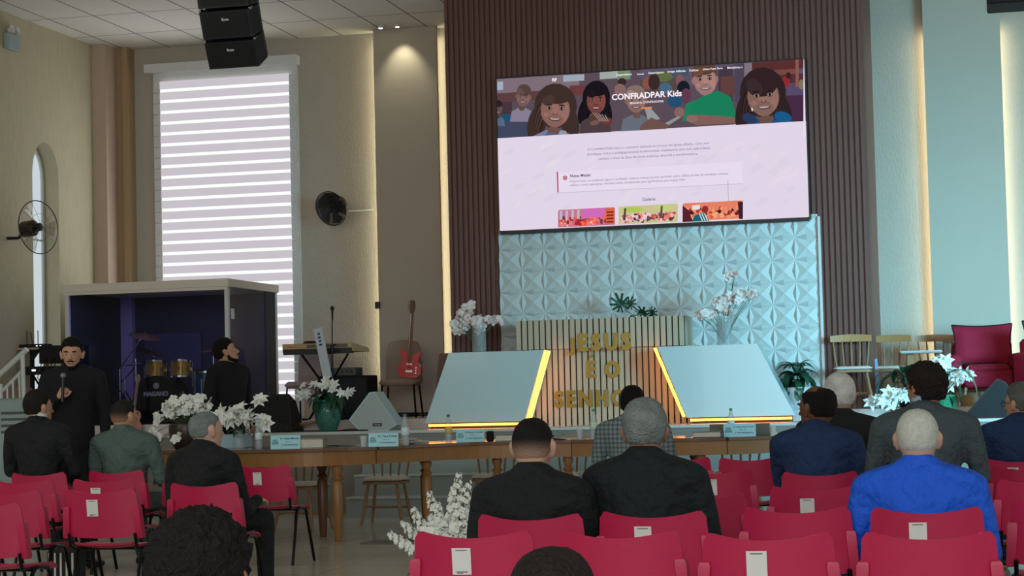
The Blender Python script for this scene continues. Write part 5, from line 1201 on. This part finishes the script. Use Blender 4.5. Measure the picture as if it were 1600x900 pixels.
MB().add([(f0+.03, -.152, .12), (f1-.03, -.152, .12), (f1-.12, .03, hh-.03), (f0+.05, .03, hh-.03)], [(0, 1, 2, 3)]).build('grille', M_black, t, fixn=False)
MB().lathe([(.018, 0), (.018, .006)], 12, T((f1-.05, -.153, .06)) @ RX(PI/2)).build('foot', M_blackp, t)
# white wedge: diamond-like end face
Yw = 21.3; a, b, c_, d = aty(545, 664, Yw), aty(581, 612, Yw), aty(628, 660, Yw), aty(563, 673, Yw)
q0 = aty(590, 673, Yw); t = thing('white_wedge_speaker', (q0.x, Yw, SZ), 0, 'white triangular wedge speaker on the stage between pot and white wing', 'speaker')
P_ = [(v.x-q0.x, max(0, v.z-SZ)) for v in (aty(545, 656, Yw), aty(562, 675, Yw), aty(606, 674, Yw), aty(620, 664, Yw), aty(585, 612, Yw), aty(577, 613, Yw))]
P_[1] = (P_[1][0], 0); P_[2] = (P_[2][0], 0)
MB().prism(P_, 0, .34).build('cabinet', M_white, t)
MB().prism([(x*.93, z*.93+.012) for x, z in P_], -.004, 0).build('grille', mat('pale grey grille cloth', (170, 178, 176), .8, var=.1, scale=300), t)
mb = MB(); mb.box((-.055, -.008, .05), (.055, -.004, .085)); mb.build('badge', M_blackp, t)
mb = MB(); text_into(mb, 'ATTACK', .08, T((-.04, -.009, .06)), 0, .03); mb.build('badge_lettering', M_print, t)
# black wedge at right
t = thing('black_wedge_speaker', (aty(1550, 657, 21.3).x, 21.3, SZ), 0, 'black wedge speaker tilted on the stage edge below the red armchair', 'speaker')
P_ = [(aty(x, y, 21.3).x-t.location.x, max(0, aty(x, y, 21.3).z-SZ)) for x, y in ((1508, 648), (1514, 657), (1590, 655), (1600, 640), (1572, 597), (1558, 591))]; P_[1] = (P_[1][0], 0); P_[2] = (P_[2][0], 0)
MB().prism(P_, 0, .36).build('cabinet', M_blackp, t); MB().prism([(x*.94+.004, z*.92+.012) for x, z in P_], -.004, 0).build('grille', M_black, t)
# padded beige chairs
M_beige = mat('beige upholstery', (146, 126, 108), .85, var=.1, scale=30, bump=.5, bscale=9)
def padded_chair(px, Y, rz, lb, back_h=.52, coat=None):
    q_ = aty(px, 620, Y); t = thing('padded_chair', (q_.x, Y, PZ), rz, lb, 'chair', 'beige padded chairs on the stage')
    MB().bbox((-.25, -.24, .40), (.25, .22, .49), .08, seg=5).build('seat', M_beige, t, smooth=60)
    mb = MB(); n_ = 8; vs = []
    outl = [(.235*(1-.16*(k/8)**3), .44+back_h*k/8) for k in range(9)]; top_ = [(.2*math.cos(a*PI/8), .44+back_h+.05*math.sin(a*PI/8)) for a in range(1, 8)]
    o2 = outl+top_+[(-x, z) for x, z in reversed(outl)]
    mb.prism(o2, .20, .245, RX(-.0)); mb.build('backrest', M_beige, t)
    for sx_ in (-1, 1):
        for y0, y1 in ((-.2, -.24), (.17, .24)): MB().tube([(sx_*.2, y0, .42), (sx_*.23, y1, 0)], .013, 8).build('leg', M_blackm, t)
    return t
padded_chair(482, 23.3, -.1, 'beige padded chair left of the keyboard stand, garment hung over its back', .48)
padded_chair(627, 23.3, .1, 'beige padded chair holding the red bass guitar', .50)
q_ = aty(640, 603, 23.0); guitar('bass_guitar', (q_.x-.01, 23.02, PZ+.50), -.05, -.10, mat('glossy red lacquer', (190, 14, 34), .2, coat=.6), mat('maple neck', (126, 78, 50), .4), 'glossy red electric bass guitar standing on the beige chair', False, .93, .05)
# cabinet/amp pile
q_ = aty(548, 640, 22.9)
t = thing('speaker_cabinet', (q_.x, 22.9, PZ), 0, 'dark cloth-covered cabinet behind the potted lilies', 'speaker'); ah = aty(548, 587, 22.9).z-PZ
MB().bbox((-.36, -.2, 0), (.30, .2, ah), .02).build('cabinet', M_dark, t); MB().box((-.33, -.205, .03), (.27, -.2, ah-.03)).build('grille', M_black, t)
t = thing('amplifier', (q_.x-.05, 22.9, PZ+ah+.002), 0, 'grey rack amplifier with knobs on top of the dark cabinet', 'amplifier')
MB().bbox((-.28, -.15, 0), (.17, .15, .10), .01).build('chassis', mat('worn grey metal', (88, 84, 80), .5, .3), t)
for k in range(7): MB().lathe([(.012, 0), (.010, .015)], 10, T((-.24+k*.06, -.15, .05)) @ RX(PI/2)).build('knob', M_blackp, t)
# keyboard on an x stand
kx0, kx1 = aty(448, 545, 22.5).x, aty(572, 545, 22.5).x; kz = aty(510, 551, 22.5).z
t = thing('keyboard', ((kx0+kx1)/2, 22.5, kz), .0, 'tan electronic keyboard seen from behind on its stand', 'keyboard'); kw = (kx1-kx0)/2
MB().add([(-kw, -.15, .01), (kw-.12, -.15, .01), (kw, .15, 0), (-kw+.04, .15, 0), (-kw, -.15, .115), (kw-.14, -.15, .115), (kw-.02, .15, .05), (-kw+.04, .15, .05)], [(0, 1, 2, 3), (4, 7, 6, 5), (0, 4, 5, 1), (1, 5, 6, 2), (2, 6, 7, 3), (3, 7, 4, 0)]).build('case', mat('tan keyboard case', (176, 146, 104), .5), t)
MB().box((-kw+.01, -.156, -.02), (kw-.13, -.10, .05)).build('lower_shell', M_blackp, t)
mb = MB(); text_into(mb, 'YAMAHA', .14, T((-kw+.05, -.152, .068)), 0, .03); mb.build('lettering', mat('orange print', (206, 112, 30), .5), t)
MB().box((-.20, -.153, .06), (.33, -.151, .10)).build('screen_panel', mat('brown grey panel', (96, 88, 78), .5), t)
for s_ in (-1, 1): MB().tube([(s_*.3, -.05, -.02), (-s_*.25, .05, PZ-kz+.02), (-s_*.35, .05, PZ-kz+.01)], .014, 8).build('stand_leg', M_blackm, t)
t = tag(MB().prism([(-.055, 0), (.055, 0), (.055, .62), (-.055, .62)], -.012, .012, RX(-.10) @ RY(-.22)).build('banner', mat('silver grey fabric', (186, 190, 194), .5), loc=(aty(512, 590, 22.1).x, 22.1, aty(512, 590, 22.1).z)), 'narrow silver strap banner hanging in front of the keyboard', 'banner')
mb = MB()
for k in range(4): mb.box((-.02+.006*(k % 2), -.0135, .40+k*.045), (.018, -.0125, .425+k*.045), RX(-.10) @ RY(-.22))
mb.build('mark', mat('blue print', (30, 50, 110), .6), t)
t.name = 'strap'
q_ = aty(491, 532, 22.9); tag(MB().lathe([(.10, 0), (.115, .01), (.11, .07), (.07, .105), (.01, .11)], 24, Matrix.Diagonal((1, .9, 1, 1))).build('bowler_hat', M_dark, smooth=60, loc=(q_.x, 22.75, kz+.05)), 'black rounded cap behind the keyboard', 'hat')
q_ = aty(520, 600, 22.2); t = thing('microphone_stand', (q_.x, 22.2, PZ), 0, 'straight black microphone stand before the keyboard', 'microphone stand'); mh = aty(521, 478, 22.2).z-PZ
MB().tube([(0, 0, .02), (0, 0, mh*.62)], .012, 8).tube([(0, 0, mh*.6), (.01, 0, mh-.14)], .008, 8).tube([(0, 0, mh*.60), (0, 0, mh*.66)], .02, 8).tube([(0, 0, mh*.4), (0, 0, mh*.46)], .018, 8).build('pole', M_blackm, t, smooth=60)
MB().lathe([(.13, 0), (.13, .012), (.02, .03)], 24).build('base', M_blackp, t, smooth=40); MB().tube([(.0, 0, mh*.66), (.05, 0, mh*.66)], .012, 8).build('knob', M_blackp, t)
MB().lathe([(.011, -.12), (.014, .0), (.024, .01), (.026, .035), (.012, .055)], 14, T((.012, 0, mh-.055))).build('microphone', M_blackp, t, smooth=50)
# low wooden strut and cables
tag(MB().tube([(-.35, 0, .05), (.25, 0, .14)], .022, 8).tube([(-.3, 0, .06), (-.3, .02, 0)], .02, 8).build('wooden_bar', M_chairw, loc=(aty(487, 650, 21.7).x, 21.7, SZ)), 'short wooden bar lying left of the potted lilies', 'bar')
for pts, lb in (([(400, 681, 21.2), (470, 672, 21.4), (545, 673, 21.35), (575, 677, 21.2)], 'black cable running along the stage edge below the potted lilies'), ([(536, 660, 21.7), (548, 652, 21.9), (560, 665, 21.6), (545, 674, 21.3)], 'dark cable loop between the pot and the white wedge')):
    P_ = [Vector((aty(x, y, Y_).x, Y_, SZ+.008)) for x, y, Y_ in pts]; P_ = [Vector((*a, 0)) for a in smooth_line([(p.x, p.y) for p in P_], 6)]
    tag(MB().tube([p+Vector((0, 0, SZ+.009)) for p in P_], .008, 6).build('cable', M_blackp), lb, 'cable')
P_ = [Vector((aty(x, 650, Y_).x, Y_, PZ+.02)) for x, Y_ in ((600, 23.6), (640, 23.2), (680, 23.3), (690, 23.9))]
mb = MB()
for k in range(4): mb.tube([p+Vector((0, .03*k*math.sin(i*2), .012*k)) for i, p in enumerate(P_)], .01, 6)
tag(mb.build('cable_bundle', M_dark), 'bundle of dark cables on the floor below the bass guitar', 'cable')

# ================================================================== STAGE RIGHT
M_velvet = mat('crimson velvet', (150, 20, 50), .85, var=.2, scale=10, bump=.3, bscale=30); M_velvet2 = mat('pink crimson velvet', (196, 22, 78), .8, var=.15, scale=10, bump=.3, bscale=30)
def armchair(x, y, rz, lb, m_):
    t = thing('armchair', (x, y, PZ), rz, lb, 'armchair', 'red velvet armchairs'); t.scale = (.82, .86, .95); sub = lambda o: setattr(o.modifiers.new('b', 'SUBSURF'), 'levels', 1)
    MB().bbox((-.34, -.36, .22), (.34, .32, .44), .07, seg=4).build('seat', m_, t, smooth=50)
    MB().bbox((-.30, -.38, .40), (.30, .26, .50), .08, seg=4).build('seat_cushion', m_, t, smooth=50)
    for s_ in (-1, 1): MB().bbox((s_*.44-.10, -.36, .22), (s_*.44+.10, .36, .62), .09, seg=5).build('armrest', m_, t, smooth=50)
    MB().bbox((-.42, .24, .22), (.42, .42, .80), .08, T((0, 0, 0)) @ RX(-.06), seg=5).build('backrest', m_, t, smooth=50)
    mb = MB(); n_ = 10; M_ = T((0, .20, .74)) @ RX(-.15); vs = []; fs = []
    for side in (-1, 1):
        for j in range(n_+1):
            for i in range(n_+1):
                u, v = -1+2*i/n_, -1+2*j/n_; th = .075*max(0, (1-u**4)*(1-v**4))**.5; pin = 1+.10*(u*u*v*v)-.05
                vs.append(M_ @ Vector((u*.40*pin, side*th, v*.24*pin)))
    Ln = (n_+1)**2
    for s2 in (0, 1):
        for j in range(n_):
            for i in range(n_): a = s2*Ln+j*(n_+1)+i; fs.append((a, a+1, a+n_+2, a+n_+1))
    mb.add(vs, fs); c_ = mb.build('back_cushion', m_, t, smooth=60)
    e_ = [M_ @ Vector((u*.40*(1+.10*(u*u*v*v)-.05), 0, v*.24*(1+.10*(u*u*v*v)-.05))) for u, v in [(-1+.2*k, 1) for k in range(10)]+[(1, 1-.2*k) for k in range(10)]+[(1-.2*k, -1) for k in range(10)]+[(-1, -1+.2*k) for k in range(11)]]
    MB().tube(e_, .010, 6).build('piping', M_dark, c_)
    for sx_ in (-1, 1):
        for sy_ in (-1, 1): MB().tube([(sx_*.30, sy_*.27, .24), (sx_*.35, sy_*.31, 0)], [.026, .015], 8).build('leg', M_chairw, t, smooth=50)
armchair(aty(1541, 620, 22.9).x, 22.8, .10, 'crimson velvet armchair with dark-edged back cushion behind the black wedge speaker', M_velvet)
armchair(aty(1607, 620, 22.4).x+.34, 22.1, .25, 'brighter pink-red velvet armchair cut off by the right edge', M_velvet2)
q_ = aty(1436, 548, 22.9); t = thing('side_table', (q_.x, 22.9, PZ), 0, 'white-topped side table between spindle chair and red armchair', 'table'); h_ = q_.z-PZ
MB().bbox((-.22, -.2, h_-.03), (.27, .2, h_), .03).build('tabletop', M_whitem, t); MB().cbox((-.10, 0, (h_-.03)/2), (.07, .07, h_-.03)).build('leg', M_chairw, t); MB().bbox((-.2, -.14, 0), (.1, .14, .03), .02).build('base', M_chairw, t)
q_ = aty(1512, 610, 22.0); t = thing('basket', (q_.x, 22.2, PZ), 0, 'wicker basket handle arching before the red armchair', 'basket')
M_wick = mat('pale wicker', (170, 140, 100), .7, var=.2)
MB().lathe([(.07, 0), (.10, .10), (.11, .13), (.10, .13), (.06, .01)], 20).build('bowl', M_wick, t, smooth=40); MB().tube([(.10*math.cos(PI*k/12), 0, .12+.20*math.sin(PI*k/12)) for k in range(13)], .006, 6).build('handle', M_wick, t, smooth=60)
q_ = aty(1366, 575, 22.6); tag(MB().prism([(-.035, 0), (.07, 0), (.03, .55), (-.03, .55)], -.02, .02).build('hanging_cloth', mat('pale blue cloth', (140, 160, 185), .8), loc=(q_.x, 22.75, PZ+.02)), 'pale blue cloth hanging from the spindle chair beside the slatted wall', 'cloth')

# ================================================================== LEFT SIDE
# stair railing
M_rail = mat('pale painted steel', (206, 214, 210), .4)
Yr = 20.3; t = thing('stair_railing', (aty(40, 650, Yr).x, Yr, 0), 0, 'white steel stair railing rising to the stage at the left wall', 'railing')
def rp(x, y): v = aty(x, y, Yr); return Vector((v.x-t.location.x, 0, v.z))
MB().tube([rp(-30, 612), rp(42, 546)], .035, 8).build('handrail', M_rail, t, smooth=60); MB().tube([rp(-30, 645), rp(36, 578)], .022, 8).build('lower_rail', M_rail, t, smooth=60)
MB().tube([rp(35, 552), rp(39, 690)], .028, 8).build('post', M_rail, t, smooth=60); MB().tube([rp(1, 600), rp(3, 712)], .028, 8).build('post', M_rail, t, smooth=60)
for x, y in ((11, 600), (20, 591), (30, 583)): MB().tube([rp(x, y+3), rp(x+3, 690)], .013, 6).build('baluster', M_rail, t)
MB().box((-.75, -.03, 0), (.3, .05, .62)).build('stair_side', mat('tan stair side', (120, 104, 88), .8), t)
# air cooler
q_ = aty(28, 622, 18.2); t = thing('air_cooler', (q_.x, 18.2, 0), .35, 'pale grey plastic air cooler by the railing behind the seated man', 'air cooler'); M_cool = mat('pale grey plastic', (140, 158, 160), .5)
h_ = q_.z; MB().bbox((-.22, -.16, .05), (.22, .16, h_), .06, seg=5).build('housing', M_cool, t, smooth=50)
mb = MB()
for k in range(4): mb.bbox((-.15, -.167, h_-.36+k*.065), (.15, -.155, h_-.335+k*.065), .004)
mb.build('louvre', M_blackp, t)
for s_ in (-1, 1): MB().lathe([(.03, 0), (.03, .03)], 10, T((s_*.17, -.015, .03)) @ RY(PI/2)).build('wheel', M_blackp, t)
# router on wall shelf
q_ = aty(52, 545, 21.9); t = thing('wall_shelf', (q_.x, 21.9, q_.z-.015), 0, 'small pinkish shelf with bracket against the left wall', 'shelf')
MB().bbox((-.35, -.15, 0), (.15, .15, .025), .01).build('board', M_corner2, t); MB().prism([(-.02, 0), (.10, 0), (-.0, -.13)], -.01, .01).build('bracket', M_blackp, t); MB().box((-.06, .02, -.60), (-.02, .06, 0)).build('upright', M_blackp, t)
t = thing('wireless_router', (q_.x, 21.9, q_.z+.0105), 0, 'black wireless receiver with four antennas on the wall shelf', 'router')
MB().bbox((-.20, -.10, 0), (.21, .10, .045), .008).build('case', M_blackp, t)
for x, l_ in ((-.19, .19), (-.11, .19), (-.03, .17), (.04, .19)): MB().tube([(x, .05, .03), (x-(.03 if x == -.03 else 0), .05, .03+l_)], .006, 6).build('antenna', M_blackp, t)
for x in (.10, .15): MB().cbox((x, -.101, .022), (.02, .003, .012)).build('indicator', E_ledw, t)
# mixing gear behind the standing man
q_ = aty(75, 600, 21.6); t = thing('equipment_rack', (aty(78, 600, 21.6).x, 21.75, SZ+.002), 0, 'black rack of sound equipment with cables behind the standing man', 'rack')
rzk = lambda y: aty(78, y, 21.6).z-SZ
MB().bbox((-.16, -.12, rzk(568)), (.24, .12, rzk(540)), .01).build('rack_unit', M_blackp, t); MB().bbox((-.36, -.10, rzk(585)), (.05, .10, rzk(572)), .008).build('rack_unit', M_blackp, t)
MB().cbox((-.24, -.103, rzk(578)), (.05, .004, .022)).build('display', E_ledw, t)
for x0, x1 in ((-.3, .2), (.2, -.3)): MB().tube([(x0, 0, rzk(586)), (x1, 0, 0)], .013, 6).build('stand_leg', M_blackm, t)
for k in range(5): MB().tube([(-.1+.05*k, -.13, rzk(560)), (-.16+.04*k, -.16, rzk(590)), (-.05+.03*k, -.13, rzk(612)), (-.1+.04*k, -.1, rzk(640))], .006, 5).build('cable', M_dark if k % 2 else M_blackp, t)
# dark stool-like object with pink cover left behind the railing
q_ = aty(12, 600, 21.9); tag(MB().bbox((-.18, -.15, 0), (.16, .15, .62), .08, seg=5).build('covered_amplifier', mat('pinkish cloth cover', (150, 122, 112), .85, bump=.5, bscale=8), loc=(max(q_.x, XL+.22), 21.35, SZ), smooth=50), 'pinkish cloth-covered box behind the stair railing', 'box')

# ================================================================== ON THE WALLS AND CEILING
def wall_fan(loc, head_rot, r, lb, cage_m, blade_m, grille_rings, arm_pts, disc=False):
    t = thing('wall_fan', loc, 0, lb, 'fan', 'fans on the walls')
    M_ = head_rot
    rings = MB()
    for k in range(grille_rings): q = (k+1)/grille_rings; z = .05*(1-q*q); rings.tube([M_ @ Vector((r*q*math.cos(a*PI/16), r*q*math.sin(a*PI/16), z)) for a in range(33)], .0075 if k == grille_rings-1 else (.0045 if disc else .002), 5)
    for k in range(40 if disc else 10): a = 2*PI*k/(40 if disc else 10); rings.tube([M_ @ Vector((r*q*math.cos(a), r*q*math.sin(a), .05*(1-q*q))) for q in (.15, .5, .8, 1)], .002, 4)
    rings.build('cage', cage_m, t)
    for k in range(5 if disc else 3):
        mb = MB(); vs = []; a0 = 2*PI*k/(5 if disc else 3)
        for i in range(5):
            q = .15+.78*i/4
            for j in (-1, 0, 1): a = a0+j*(.58 if disc else .34)*math.sin(.5+q*1.6); vs.append(M_ @ Vector((r*q*math.cos(a), r*q*math.sin(a), -.02+.022*j)))
        mb.add(vs, [(3*i+j, 3*i+j+1, 3*i+j+4, 3*i+j+3) for i in range(4) for j in range(2)]); mb.build('blade', blade_m, t, fixn=False, mod=lambda o: setattr(o.modifiers.new('s', 'SOLIDIFY'), 'thickness', .003))
    MB().lathe([(.01, .035), (.05, .03), (.055, -.02), (.03, -.03)], 18, M_).build('hub', M_blackp if not disc else mat('grey badge', (80, 84, 86), .4), t, smooth=50)
    MB().lathe([(.06, -.05), (.10, -.08), (.10, -.24), (.07, -.27)], 18, M_).build('motor', mat('dark brown motor', (48, 34, 32), .4), t, smooth=50)
    MB().tube(arm_pts, .02, 8).build('bracket', M_blackp, t)
    return t
# clear fan on the left wall
Yfn = 21.3; hx = XL+.42; v = atx(60, 355, hx); fx = Vector((hx, v.y, v.z))
d = Vector((.93, -.30, .05)); HR = d.to_track_quat('Z', 'Y').to_matrix().to_4x4()
wall_fan(fx, HR, .33, 'wall fan with thin wire cage and brown motor on the left wall', mat('grey wire', (90, 92, 96), .4, .6), glass('clear fan blade', (.82, .82, .80), 1), 2, [tuple(d*-.2), (-.28, .02, -.12), (XL-hx, .0, -.12)])
# black fan on the back wall
v = aty(517, 326, YB-.45); d = Vector((-.25, -.85, -.35)); HR = d.to_track_quat('Z', 'Y').to_matrix().to_4x4()
wall_fan(Vector((v.x, YB-.45, v.z)), HR, .235, 'black round fan on the back wall between blind and pilaster', M_blackp, M_blackp, 14, [tuple(d*-.15), (.02, .3, .05), (.02, .44, .05)], True)
a = aty(545, 330, YB-.01); b = aty(583, 328, YB-.01)
tag(MB().tube([(a.x, YB-.012, a.z), (b.x, YB-.012, b.z)], .012, 6).build('cable_duct', M_whitem), 'thin white cable duct running right from the black fan', 'duct')
# emergency lamp
v = atx(18, 62, XL+.04); t = thing('emergency_light', v, 0, 'small white emergency lamp high on the left wall', 'lamp')
MB().bbox((-.04, -.14, -.13), (.04, .14, .07), .02).build('case', M_cool, t)
for s_ in (-1, 1): MB().lathe([(.03, -.03), (.055, .03), (.05, .035), (.01, .02)], 16, T((.03, s_*.075, .11)) @ RY(1.2)).build('spot_head', M_whitem, t, smooth=50)
v = aty(590.5, 477, YB-.22); tag(MB().bbox((-.03, -.03, -.045), (.03, .03, .045), .01).build('wall_sensor', M_blackp, loc=(v.x, YB-.235, v.z)), 'small black box sensor on the left edge of the pilaster', 'sensor')
# spots where ceiling meets the pilaster
for px, py, lb in ((595, 55.5, 'left pair of small ceiling spots above the pilaster'), (621, 49.5, 'small lit ceiling spot washing the pilaster')):
    v = aty(px, py, YB-.45); t = thing('ceiling_spot', (v.x, YB-.45, CEIL), 0, lb, 'lamp', 'small spots above the pilaster')
    MB().lathe([(.03, -.035), (.04, -.03), (.04, -.001)], 16).build('ring', M_whitem, t, smooth=50); MB().lathe([(.022, -.038), (.026, -.036)], 12).build('lamp_disc', E_lamp, t)
l = bpy.data.lights.new('spot_beam', 'SPOT'); l.energy = 22; l.color = (1, .95, .7); l.spot_size = 1.3; l.spot_blend = .8; l.shadow_soft_size = .03
o = bpy.data.objects.new('spot_beam', l); COL.objects.link(o); o.location = (aty(622, 49, YB-.45).x, YB-.45, CEIL-.05); o.rotation_euler = (.35, 0, 0)
# line array hanging from the ceiling
t = thing('line_array', (aty(376, 60, 17.2).x, 17.2, CEIL), 0, 'black line array loudspeaker hanging from the ceiling before the blind', 'speaker')
cw, chh, cdp = .50, .275, .40
zbot_ = aty(365, 96, 17.2).z
pos = Vector((0, 0, zbot_-CEIL)); tilt = .50; yoff = 0
for k in range(5):
    hc = chh; M_ = T(pos) @ RX(tilt)
    cab = MB(); P_ = [(-cw/2, -cdp/2), (cw/2, -cdp/2), (cw/2, cdp*.15), (cw/2-.04, cdp/2), (-cw/2+.04, cdp/2), (-cw/2, cdp*.15)]
    n_ = len(P_); vs = [M_ @ Vector((x, y, 0)) for x, y in P_]+[M_ @ Vector((x, y, hc-.012)) for x, y in P_]
    cab.add(vs, [tuple(range(n_-1, -1, -1)), tuple(range(n_, 2*n_))]+[(i, (i+1) % n_, (i+1) % n_+n_, i+n_) for i in range(n_)])
    co = cab.build('cabinet', mat('navy black cabinet', (16, 20, 30), .5, var=.1), t)
    MB().box((-cw/2+.03, -cdp/2-.004, .02), (cw/2-.03, -cdp/2, hc-.03), M_).build('grille', M_black, co)
    mb = MB(); text_into(mb, 'Bose', .07, M_ @ T((-.035, -cdp/2-.006, hc*.62)), 0, .04); mb.build('badge', M_print, co)
    for s_ in (-1, 1): MB().bbox((s_*(cw/2)-.012, -cdp/2+.02, hc-.02), (s_*(cw/2)+.012, -cdp/2+.09, hc+.005), .004, M_).build('rigging_pin', M_chrome, co)
    pos = M_ @ Vector((0, 0, hc)); tilt -= .10
zt_ = pos.z
for s_ in (-1, 1): MB().tube([(s_*.2, pos.y, min(zt_, -.02)-.0), (s_*.2, pos.y, 0)], .01, 6).build('chain', M_chrome, t)
v = aty(1575, 11, 16.5); t = thing('hanging_speaker', (v.x+.28, 16.5, v.z), 0, 'black speaker underside showing at the top right corner', 'speaker')
MB().bbox((-.45, -.2, 0), (.4, .25, .35), .02).build('cabinet', M_black, t); MB().tube([(0, 0, .34), (0, 0, CEIL-v.z)], .01, 6).build('chain', M_chrome, t)
# floor plate
v = atz(605, 851, 0); tag(MB().bbox((-.28, -.20, 0), (.22, .20, .012), .01).build('floor_mat', mat('grey floor mat', (110, 108, 100), .6), loc=(v.x, v.y+.25, 0)), 'thin grey plate on the floor left of the flowers', 'mat')
